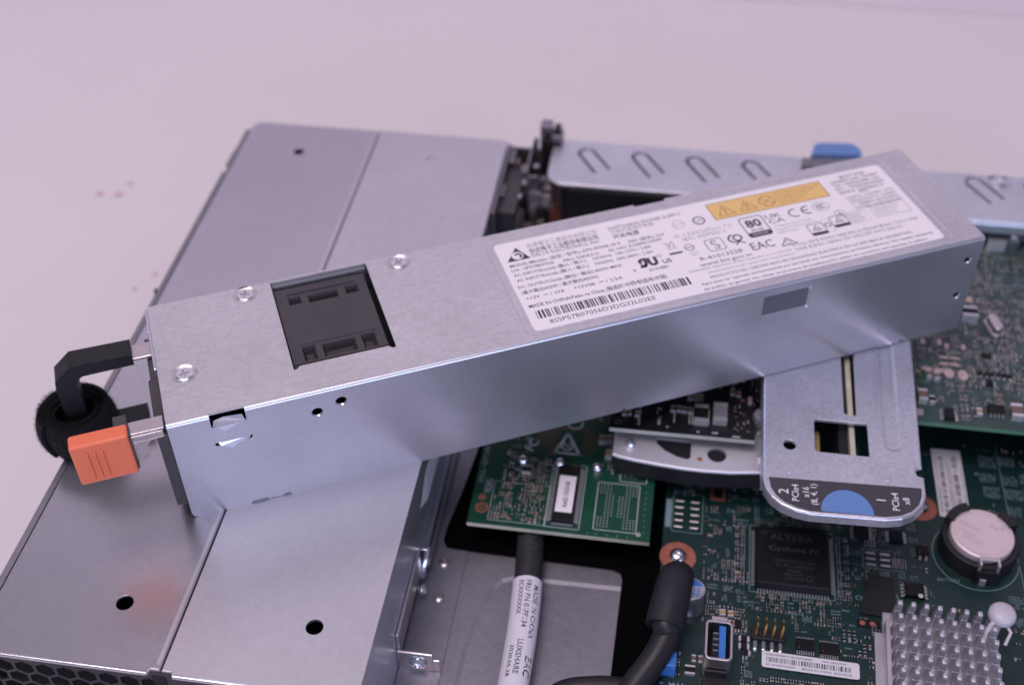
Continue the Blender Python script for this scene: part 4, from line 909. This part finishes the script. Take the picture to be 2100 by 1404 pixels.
def fc(px, py):                                        # a point on the near side panel
    d = CR @ Vector(((px-CX)/FPX, -(py-CY)/FPX, -1)); o_ = PMI @ (CPOS-PSU_O); d = PMI @ d; t = -o_.y/d.y; return o_+d*t
so = [(0, 2.2), (.5, .7), (1.8, 0), (17.6, 0), (18.2, .9), (22.6, 1.0), (23.0, .2), (27.6, .1), (27.9, .9), (29.6, .9), (30.0, 0), (138, 0), (138.3, .8), (139.4, .8), (139.8, 0),
      (222, 0), (222.4, .6), (232, .6), (232.6, -0), (239.6, 0), (240, 1.0), (241.6, 1.0), (242.2, 0), (L-1, 0), (L, .8), (L, H-FR), (N1, H-FR), (N1, 35.5), (N0, 35.5), (N0, H-FR), (0, H-FR)]
rhs = []
for px, py in ((651, 845), (700, 822)): q = fc(px, py); rhs.append(circle(q.x, q.z, 1.75, 20))
for px, py in ((1984, 534), (1961, 606)): q = fc(px, py); rhs.append(circle(q.x, q.z, 1.45, 20))
winp = rrect(184.0, 200.6, 27.4, 36.2, .8)
sl2 = [(11.6, 28.9), (13.0, 29.3), (13.4, 28.9), (21.2, 28.95), (21.4, 29.3), (22.4, 29.3), (22.4, 28.2), (21.6, 27.8), (16.2, 25.8), (13.2, 27.6), (11.8, 27.9)]
m.plate(so, rhs+[winp, sl2], 0, .8, r=0, hr=0)
for q in rhs: m.dimple(q, 0, .5, .28, floor=False)
m.dimple(winp, 0, .55, .6, floor=False)
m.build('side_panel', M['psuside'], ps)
def fold(m, x0, x1, n=8):
    vs = []; fs = []
    for k in range(n+1):
        a = pi/2*k/n; y = FR-FR*sin(a); z_ = H-FR+FR*cos(a); vs += [(x0, y, z_), (x1, y, z_)]
    for k in range(n): fs.append((2*k, 2*k+2, 2*k+3, 2*k+1))
    m.add(vs, fs)
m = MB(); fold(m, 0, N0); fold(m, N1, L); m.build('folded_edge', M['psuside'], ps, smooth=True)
m = MB(); m.box(.3, L-.2, W-.8, W-.02, 0.1, H-.82); m.box(L-.9, L-.1, .85, W-.85, .1, H-.85); m.box(.5, L-1, .85, W-.85, .05, .8)
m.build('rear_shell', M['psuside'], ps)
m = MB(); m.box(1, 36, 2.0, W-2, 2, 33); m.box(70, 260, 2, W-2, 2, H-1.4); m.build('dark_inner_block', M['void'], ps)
m = MB(); m.xf = lambda v: Vector((v.x, -v.z, v.y)); m.fill([[(183, 26.6), (201.6, 26.6), (201.6, 37), (183, 37)]], -.62, 0); m.build('window_film', M['tint'], ps)
# bent tongues behind the slots in the side panel
m = MB()
m.add([(12.2, .1, 35.3), (21.4, .1, 35.5), (20.8, 1.5, 36.9), (15.6, 2.0, 37.0), (12.6, 1.5, 36.6)], [(0, 1, 2, 3, 4), (4, 3, 2, 1, 0)])
m.add([(12.6, .75, 28.6), (22.0, .75, 28.7), (21.4, .1, 27.75), (16.2, .0, 25.85), (13.1, .05, 27.4)], [(0, 1, 2, 3, 4), (4, 3, 2, 1, 0)])
m.add([(13, .0, 35.4), (20.8, .0, 35.55), (15.0, -.25, 33.4)], [(0, 1, 2), (2, 1, 0)])
m.build('latch_spring', M['psuside'], ps)
# fan cover inside the opening
VZ = H-1.5
def panel_pt(px, py): return ont(px, py, VZ)
rects = [(42.1, 46.0, 41.2, 44.9), (48.2, 57.6, 40.6, 44.4), (60.0, 64.1, 41.0, 45.0), (42.0, 45.9, 15.0, 21.4), (48.0, 58.0, 15.2, 20.8), (60.0, 64.2, 15.0, 21.2)]
m = MB(); hs_ = [[(a, c), (b, c), (b, d), (a, d)] for a, b, c, d in rects]
m.plate([(38.5, 11.4), (67.0, 11.4), (67.0, 49.3), (38.5, 49.3)], hs_, VZ, 3.5)
for h_ in hs_: m.dimple(h_, VZ-.02, 2.6, .9)
m.build('fan_cover', M['plastic2'], ps)
m = MB(); m.box(38.5, 67.2, 14.0, 14.3, VZ, VZ+.35); m.box(42, 63.5, 46.0, 46.4, VZ, VZ+.4); m.box(41.5, 65, 22.3, 22.5, VZ, VZ+.15); m.build('cover_ribs', M['plastic2'], ps)
m = MB(); m.box(38.3, 68.3, 50.6, 52.0, 30, H-.9); m.build('fan_rim', M['chipgrey'], ps, bevel=.3)
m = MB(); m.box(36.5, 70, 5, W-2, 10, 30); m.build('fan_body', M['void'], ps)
# cross-head screws
shd = None
for p in screws:
    if shd is None:
        m = MB(); R_ = 2.75; zt = H+.15; cr = []
        for k in range(4):
            a = k*pi/2+.35; c, s_ = cos(a), sin(a)
            for (u, v) in ((.42, -.32), (1.55, -.28), (1.55, .28), (.42, .32)): cr.append((u*c-v*s_, u*s_+v*c))
        m.plate(circle(0, 0, R_, 28), [cr], zt, .62, r=.45, n=5); m.fill([circle(0, 0, 2, 16)], zt-.55, 1)
        shd = m.build('screw', [M['chrome'], M['pin']], ps); o = shd
    else: o = shd.copy(); COL.objects.link(o); o.parent = ps
    o.location = Vector((p.x, p.y, 0))*S; o.rotation_euler = (0, 0, p.x*.4)

# ---- printed label
lb = MB(); lb.plate(rrect(109.8, 250.6, 4.2, 47.3, 1.6), [], H-.07, .06); lb.build('printed_label', M['label'], ps)
lz = H-.05; I = MB(); Gk = MB()
def LT(body, a, b, h, bold=.006, mb=None, dy=0):
    p_, q_ = ont(*a), ont(*b); y = (p_.y+q_.y)/2+dy; (mb or I).text(body, (p_.x, y), (q_.x, y), h, lz, 0, bold)
LT('台達電子工業股份有限公司', (1080, 505), (1222, 474), 1.8, .0, Gk, -.9); LT('台达电子工业股份有限公司', (1085, 514), (1226, 485), 1.9, .012, I, -1.1)
LT('DELTA ELECTRONICS, INC', (1092, 525), (1230, 495), 1.6, 0, I, -.5)
LT('SWITCHING POWER SUPPLY', (1247, 470), (1396, 438), 1.5, 0, I, -.6); LT('交換式電源供應器', (1252, 478), (1340, 458), 1.6, 0, Gk, -.6); LT('开关电源', (1258, 487), (1310, 475), 1.7, .012, I, -.8)
LT('MODEL/Modelo (型號 / 型号): DPS-450AB-18 A', (1047, 549), (1273, 498), 1.35, .006, I, -.3); LT('REV (版本): 01F', (1290, 497), (1363, 481), 1.3, .006, I, -.3)
LT('LN : SP57B07056', (1050, 557), (1137, 540), 1.35, .006, I, -.1); LT('FRU: 03KK313', (1157, 536), (1228, 520), 1.35, .006, I, -.3); LT('EC NO: E10000133997', (1250, 515), (1358, 491), 1.35, .006, I, -.3)
LT('AC INPUT/Entrada (輸入 / 輸入):', (1055, 568), (1205, 536), 1.35, .006); LT('50/60Hz  100-127V~ 5.8A', (1217, 532), (1337, 508), 1.35, .003)
LT('AC INPUT/Entrada (輸入 / 輸入):', (1061, 579), (1210, 546), 1.35, .006); LT('50/60Hz  200-240V~ 2.8A', (1221, 543), (1341, 518), 1.35, .003)
LT('DC OUTPUT/Saida (輸出 / 輸出):450W MAX', (1064, 592), (1277, 546), 1.35, .006); LT('(最大輸出450W / 最大輸出450W)', (1071, 604), (1228, 569), 1.4, .006)
LT('+12V  ⎓ / 37A', (1080, 615), (1160, 598), 1.35, .006); LT('+12VSB  ⎓ / 2.5A', (1178, 593), (1278, 571), 1.35, .006)
LT('MADE IN CHINA/Feito na China (製造於:中國/制造地:中国)', (1086, 631), (1370, 569), 1.5, .008)
I.barcode(112.6, 163.9, 9.2, 12.9, lz, 0, 21, unit=.24)
LT('8SSP57B07056D3DG32L02EE', (1130, 663), (1346, 612), 1.75, .0)
# company triangle
p_ = ont(1062, 522); tx, ty = 111.9, 37.6
I.fill([[(tx, ty), (tx+7.8, ty), (tx+4.6, ty+6.4)], circle(tx+4.0, ty+2.3, 1.95, 20)], lz, 0); I.ring(tx+4.0, ty+2.3, 1.5, .0, lz, 0, 4); I.ring(tx+4.2, ty+2.2, .95, .75, lz, 0, 18, a0=-1.2, a1=2.6)
# recogniser and warning marks
q = ont(1300, 556); I.text('c', (q.x, q.y-.2), None, 1.5, lz, 0, .02)
I.text('ЯU', (151.0, 21.7), (157.6, 21.7), 3.6, lz, 0, .07)
I.text('US', (158.9, 21.3), None, 1.9, lz, 0, .02); I.text('E131881', (153.4, 19.0), (159.6, 19.0), 1.3, lz, 0, .008); I.ring(158.8, 25.4, .75, .16, lz, 0, 14)
wb = ont(1367, 525); I.face([(162.4, 24.4), (166.9, 24.4), (166.9, 25.3), (162.4, 25.3)], lz, 0)
Gk.stroke([(162.8, 27), (165.6, 31.2)], .2, lz); Gk.stroke([(162.4, 31.0), (166.2, 27.0)], .2, lz); Gk.stroke([(163.2, 30.2), (165.8, 30.2), (165.2, 27.2), (163.7, 27.2)], .22, lz, 0, True)
q = ont(1391, 460); Gk.ring(q.x, q.y, 2.0, .22, lz, 0, 26); Gk.text('N·S·P', (q.x-1.5, q.y-.4), (q.x+1.5, q.y-.4), .8, lz)
q = ont(1433, 452); I.ring(q.x, q.y, 1.9, .5, lz, 0, 26); I.text('10', (q.x-1.0, q.y-.65), (q.x+1.0, q.y-.65), 1.3, lz, 0, 0)
LT('IS 13252(Part 1)/', (1385, 489), (1503, 463), 1.7, -.008, Gk); LT('IEC 60950-1', (1403, 495), (1488, 475), 1.7, -.004, Gk)
q = ont(1414, 507); I.ring(q.x, q.y, 1.5, .3, lz, 0, 22); I.stroke([(q.x-1, q.y), (q.x+1, q.y)], .3, lz); Gk.text('NYCE', (q.x-1.4, q.y-3.2), (q.x+1.6, q.y-3.2), .8, lz); Gk.text('CERT', (q.x-1.2, q.y-4.3), (q.x+1.6, q.y-4.3), .7, lz)
q = ont(1467, 501); I.stroke(rrect(q.x-2.9, q.x+2.9, q.y-2.9, q.y+2.9, .8, 3), .25, lz, 0, True); I.ring(q.x-.2, q.y+1.1, .85, .4, lz, 0, 16, a0=.2, a1=4.6); I.ring(q.x+.2, q.y-1.1, .85, .4, lz, 0, 16, a0=3.3, a1=7.7); I.stroke([(q.x-.9, q.y+.5), (q.x+.9, q.y-.5)], .4, lz)
q = ont(1511, 489); I.ring(q.x+.4, q.y+.4, 1.4, .6, lz, 0, 18); I.ring(q.x-.8, q.y+.3, 1.9, .6, lz, 0, 14, a0=1.6, a1=4.6); I.stroke([(q.x-.6, q.y-1.2), (q.x+1.8, q.y-2.6)], .5, lz); I.stroke([(q.x-1.3, q.y-2.8), (q.x+.6, q.y-1)], .5, lz)
LT('R-41013528', (1438, 534), (1523, 514), 1.75, .0, I, -.3); LT('www.bis.gov.in', (1437, 546), (1541, 521), 1.6, .0, I, -.4)
# eighty plus badge
x0, x1, y0, y1 = 190.8, 198.9, 24.2, 34.4
I.stroke(rrect(x0, x1, y0, y1, 1.0, 3), .35, lz, 0, True); I.text('80', (x0+1.3, 29.2), (x1-1.3, 29.2), 3.7, lz, 0, .03); I.text('PLUS', (x0+1.9, 27.1), (x1-1.9, 27.1), 1.0, lz, 0, .02); I.fill([rrect(x0, x1, y0, y0+2.3, .8, 3)], lz+.003, 0)
W_ = MB(); W_.text('PLATINUM', (x0+1.4, y0+.75), (x1-1.4, y0+.75), .8, lz+.01, 0, .01)
I.text('UK', (200.0, 31.6), (205.6, 31.6), 2.1, lz, 0, .0); I.text('CA', (200.0, 28.8), (205.6, 28.8), 2.1, lz, 0, .0)
q = ont(1626, 437); I.ring(q.x+.6, q.y, 1.9, .5, lz, 0, 16, a0=1.1, a1=5.2); q = ont(1650, 431); I.ring(q.x+.9, q.y, 1.9, .5, lz, 0, 16, a0=1.1, a1=5.2); I.stroke([(q.x-.8, q.y), (q.x+1.2, q.y)], .45, lz)
q = ont(1683, 423); Gk.ring(q.x, q.y, 2.9, .26, lz, 0, 28, ry=2.3)
for k in range(3): I.ring(q.x-.8+k*.95, q.y, .85, .3, lz, 0, 12, a0=.9, a1=5.4, ry=1.0)
q = ont(1723, 438); Gk.ring(q.x, q.y, 1.9, .25, lz, 0, 24, a0=-.2, a1=5.4); I.stroke([(q.x, q.y+1.2), (q.x, q.y-.9)], .3, lz); I.stroke([(q.x-.8, q.y), (q.x, q.y-.9), (q.x+.8, q.y)], .28, lz)
LT('EAC', (1546, 514), (1591, 503), 3.7, .0, I, 0); 
q = ont(1615, 495); I.stroke([(q.x-2.6, q.y-1.6), (q.x+2.8, q.y-1.6), (q.x+.2, q.y+1.9)], .32, lz, 0, True); Gk.ring(q.x+.2, q.y-.3, .9, .25, lz, 0, 16)
for (xa, ya) in ((210.6, 18.6), (219.6, 20.2)):
    I.stroke(rrect(xa, xa+5.6, ya, ya+5.6, .5, 2), .26, lz, 0, True); I.fill([rrect(xa, xa+5.6, ya-.2, ya+1.3, .4, 2)], lz+.003, 0); I.stroke([(xa+1.3, ya+2.3), (xa+4.3, ya+2.3), (xa+2.8, ya+4.7)], .25, lz, 0, True); Gk.stroke([(xa+2.2, ya+2.9), (xa+3.3, ya+2.9)], .5, lz)
Gk.stroke(rrect(216.2, 219.0, 18.8, 25.2, .2, 1), .12, lz, 0, True); I.ring(218.2-.4, 22.4, 1.0, .35, lz, 0, 16); Gk.stroke([(225.2, 20.2), (233, 20.2), (233, 26), (225.2, 26)], .12, lz, 0, True)
for k in range(4): Gk.text('警告標示说明文字', (225.8, 24.6-k*1.3), (231.8-(k % 2), 24.6-k*1.3), .7, lz, 0)
Gk.stroke([(235.2, 20.6), (248.0, 20.6), (248.0, 27.4), (235.2, 27.4)], .18, lz, 0, True)
for k in range(4): Gk.text('제품명 전원공급장치 제조국 중국'[:17-k], (236, 25.8-k*1.45), (245.8-k*.8, 25.8-k*1.45), .8, lz, 0)
for k, t in enumerate(('3 Tungyuan Road Chungli', 'Industrial Zone Taoyuan City', '32063 Taiwan')): q = ont(1583, 466+k*9); Gk.text(t, (200.6, 26.6-k*1.7), (200.6+(13.2, 14.8, 7.0)[k], 26.6-k*1.7), .95, lz, 0)
# chinese and korean paragraphs
T1 = ['警告使用者:', '此為甲類資訊技術設備，於居住環境中', '使用時，可能會造成射頻擾動，在此種', '情況下，使用者會被要求採取某些', '適當的對策。此為甲類資訊技術']
T2 = ['声明', '此为级产品，在生活环境中，该产品', '可能会造成无线电干扰。在这种情况', '下，可能需要用户对其干扰采取切实', '可行的措施。此为级产品在生活环']
for k, t in enumerate(T1): x0 = 234.0 if k == 0 else 229.6; Gk.text(t, (x0, 44.0-k*2.05), (x0+(10 if k == 0 else 18.2-(k == 4)*1.4), 44.0-k*2.05), 1.2, lz, 0, .012)
for k, t in enumerate(T2): x0 = 236.5 if k == 0 else 230.6; Gk.text(t, (x0, 33.9-k*1.95+.6), (x0+(3.4 if k == 0 else 17.6), 33.9-k*1.95+.6), 1.15, lz, 0, .008)
Gk.text('이 기기는 업무용 환경에서 사용할 목적으로 적합성평가를 받은 기기로서 가정용', (201.5, 15.6), (247.5, 15.6), 1.2, lz, 0, .01)
Gk.text('가정용 환경에서 사용하는 경우 전파간섭의 우려가 있습니다', (201.5, 13.4), (240.5, 13.4), 1.2, lz, 0, .01)
Gk.text('WARNING: Operation of this equipment in a residential', (164.4, 15.4-1.2), (200.2, 15.4-1.2), 1.1, lz, 0); Gk.text('environment could cause radio interference.', (170.5, 12.2), (200.5, 12.2), 1.1, lz, 0)
LT('PRODUCTO NO CERTIFICADO EN SEGURIDAD ELECTRICA EN LA REPUBLICA ARGENTINA', (1460, 572), (1870, 476), 1.2, .0, I)
LT('Apto para ser operado exclusivamente por personal con conocimientos en materia eléctrica. No instalar asistencia', (1440, 585), (1915, 478), 1.15, .004, I)
LT('del publico en general. No utilizar en procesos de enseñanza.No utilizar en comercios con atención al público.', (1445, 595), (1905, 491), 1.15, .004, I)
I.build('label_print', M['ink'], ps); Gk.build('fine_print', M['greyink'], ps); W_.build('badge_print', M['whiteink'], ps)
# yellow warning panel
yz = H-.04; m = MB(); m.fill([[(184.0, 36.4), (226.2, 36.4), (226.2, 45.0), (184.0, 45.0)]], yz, 0)
def tri(cx, cy, r): m.stroke([(cx-r, cy-r*.75), (cx+r, cy-r*.75), (cx, cy+r*.95)], .26, yz+.01, 1, True)
m.stroke([(184.0, 36.4), (226.2, 36.4), (226.2, 45.0), (184.0, 45.0)], .28, yz+.008, 1, True)
tri(189.0, 40.2, 2.9); m.stroke([(189, 41.2), (189, 39.6)], .5, yz+.01, 1); m.face(circle(189, 38.7, .3, 8), yz+.01, 1)
tri(197.0, 40.2, 2.9); m.stroke([(197.3, 41.6), (196.6, 40.2), (197.4, 40.0), (196.8, 38.4)], .35, yz+.01, 1)
m.ring(204.6, 40.6, 2.7, .32, yz+.01, 1, 26); m.stroke([(202.8, 42.4), (206.4, 38.8)], .3, yz+.01, 1); m.stroke([(203, 39.2), (206.2, 42)], .22, yz+.01, 1)
for k, t in enumerate(('CAUTION: Hazardous area. Do not open', 'No serviceable components inside', 'ATTENTION: zone dangereuse', 'Ne pas ouvrir le boitier', 'Aucun composant')): m.text(t, (208.4, 43.0-k*1.35), (208.4+(16.6, 14.5, 11.5, 10.0, 7.5)[k], 43.0-k*1.35), .8, yz+.01, 1)
m.build('warning_panel', [M['yellow'], M['brownink']], ps)

# ---- left end: faceplate, latch, handle
m = MB(); m.box(-3.3, -.1, .6, 24.2, 6.2, 36.4); m.box(-3.3, -.1, 1.2, 50, 6.2, 30); m.build('faceplate', M['plastic2'], ps, bevel=.3)
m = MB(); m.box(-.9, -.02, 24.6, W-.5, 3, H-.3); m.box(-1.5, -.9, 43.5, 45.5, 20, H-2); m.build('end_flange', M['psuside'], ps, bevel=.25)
m = MB()
m.box(-13, -.6, .9, 6.0, 38.6, 39.2); m.box(-13, -1.0, 0.3, .9, 36.2, 38.7)
m.prism([(-9.9, .4), (-9.9, .6)], 0, 1) if False else None
m.build('latch_strip', M['nickel'], ps, bevel=.4, seg=3)
m = MB(); m.xf = lambda v: Vector((v.x, -v.z, v.y)); m.plate([(-13, 38), (-13, 31), (-9.5, 28.9), (-7.6, 28.7), (-6.3, 29.9), (-6.0, 34.6), (-4.6, 36.0), (-1.6, 36.3), (-1.2, 36.6), (-1.2, 38)], [], -.35, .5); m.build('latch_plate', M['nickel'], ps, bevel=.12)
m = MB(); m.box(-26.3, -10.3, -1.2, 4.0, 25.8, 41.2); m.build('orange_latch_cap', M['orange'], ps, bevel=.8, seg=4)
for k in range(3):
    m = MB(); m.box(-22.6+k*2.0, -21.7+k*2.0, -1.75, -1.1, 27.6, 38.0); m.build('grip_rib', M['orange'], ps, bevel=.28, seg=3)
m = MB(); m.box(-10.4, -9.9, -.8, 3.8, 27, 40.6); m.box(-14, -10.2, 4.0, 8.4, 37, 40.3); m.build('cap_gasket', M['plastic2'], ps, bevel=.2)
# handle: an upright U in plastic
hy0_, hy1_ = 39.6, 46.8
m = MB(); m.xf = lambda v: Vector((v.x, hy0_-v.z, v.y))
# outer profile in x / z
out = [(-7.2, 29.8), (-7.2, 34.0), (-25.2, 34.4), (-30.8, 29.4), (-31.2, 26), (-31.2, 2.0), (-7.6, 2.0), (-7.6, 6.2), (-24.4, 6.2), (-24.9, 8), (-24.9, 26.6), (-24.2, 28.6), (-22.6, 29.6)]
m.plate(out, [], 0, hy1_-hy0_); m.build('handle', M['plastic'], ps, bevel=.75, seg=3)
m = MB(); m.box(-8, -.5, 40.0, 46.4, 31.2, 31.9); m.box(-8, -.5, 39.9, 40.5, 30.6, 31.9); m.build('handle_tang', M['nickel'], ps, bevel=.2)

# ---------------------------------------------------------------- hook-and-loop strap round the handle
vs_c = PM @ Vector((-28.6, 41.8, 0))+PSU_O
st_ = thing('hook_and_loop_strap', 'fuzzy black hook and loop strap wound round the black plastic handle', 'strap', (vs_c.x, vs_c.y, .6))
m = MB(); NT = 150; zt, zb = 15.8, 0.6; turns = 3.3; th = 1.15; rows = []
def rad(t, z_): return 6.3+4.1*t+(.25+.75*t)*(3.0*sin(pi*min(1, z_*.9+.02))*.75)+.25*sin(7*t*turns)
for i in range(NT+1):
    t = i/NT; a = 2.2+2*pi*turns*t; ring_ = []
    for k in range(9):
        zz = k/8; r = rad(t, zz); wob = .6*sin(a*1.3+1)-1.2*(1-t)
        ring_.append(Vector((vs_c.x+(r)*cos(a)*1.04, vs_c.y+(r)*sin(a), zb+(zt-zb)*zz+(wob if k == 8 else 0)*1.0)))
    for k in range(8, -1, -1):
        zz = k/8; r = rad(t, zz)-th; wob = .6*sin(a*1.3+1)-1.2*(1-t)
        ring_.append(Vector((vs_c.x+r*cos(a)*1.04, vs_c.y+r*sin(a), zb+(zt-zb)*zz+(wob if k == 8 else 0)*1.0)))
    rows.append(ring_)
n = 18; vv = [v for r in rows for v in r]; ff = []
for i in range(NT):
    for k in range(n): ff.append((i*n+k, i*n+(k+1) % n, (i+1)*n+(k+1) % n, (i+1)*n+k))
ff.append(tuple(range(n))); ff.append(tuple(reversed(range(NT*n, NT*n+n)))); m.add(vv, ff)
m.build('strap_band', M['velcro'], st_, smooth=True)
m = MB(); rv = random.Random(2)
for _ in range(16000):
    t = rv.uniform(.0, 1.0); a = 2.2+2*pi*turns*t; zz = rv.random()
    if rv.random() < .22: zz = 1.0
    if t < .68 and zz < .9: continue
    r = rad(t, zz)-(rv.random()*th if zz == 1.0 else .1)
    b = Vector((vs_c.x+r*cos(a)*1.04, vs_c.y+r*sin(a), zb+(zt-zb)*zz)); d = Vector((cos(a), sin(a), 1.6 if zz == 1.0 else 0))*.8+Vector((rv.uniform(-.8, .8), rv.uniform(-.8, .8), rv.uniform(-.8, .8)))
    d = d.normalized()*rv.uniform(.5, 1.5); s_ = d.cross(Vector((rv.random(), rv.random(), rv.random()))).normalized()*.045; e = d.cross(s_).normalized()*.045
    m.add([b-s_, b+s_, b+e*1.5, b+d], [(0, 1, 3), (1, 2, 3), (2, 0, 3)])
o = m.build('fuzz', M['velcro'], st_); o['kind'] = 'stuff'

# pieces that belong to a part hang one level deeper
for c_, p_ in (('chip_marking', 'large_chip'), ('label_print', 'printed_label'), ('fine_print', 'printed_label'), ('badge_print', 'printed_label'), ('warning_panel', 'printed_label'),
               ('grip_rib', 'orange_latch_cap'), ('grip_rib.001', 'orange_latch_cap'), ('grip_rib.002', 'orange_latch_cap'), ('chip_label', 'memory_chip'), ('chip_leads.001', 'memory_chip'), ('chip_leads', 'large_chip'),
               ('socket_tongue', 'socket_shell'), ('can_marking', 'capacitor_can'), ('engraving', 'cell_body'), ('sleeve_print', 'printed_sleeve'), ('handle_tang', 'handle'), ('cover_ribs', 'fan_cover')):
    bpy.data.objects[c_].parent = bpy.data.objects[p_]
for n_ in ('chip_leads', 'chip_leads.001', 'connector_contacts', 'socket_contacts', 'copper_dashes'): bpy.data.objects[n_]['kind'] = 'stuff'
for o in COL.objects:
    if '_w' in o: del o['_w']
# render settings
scene.render.engine = 'CYCLES'
scene.cycles.max_bounces = 8
scene.render.resolution_x = 1024; scene.render.resolution_y = 684
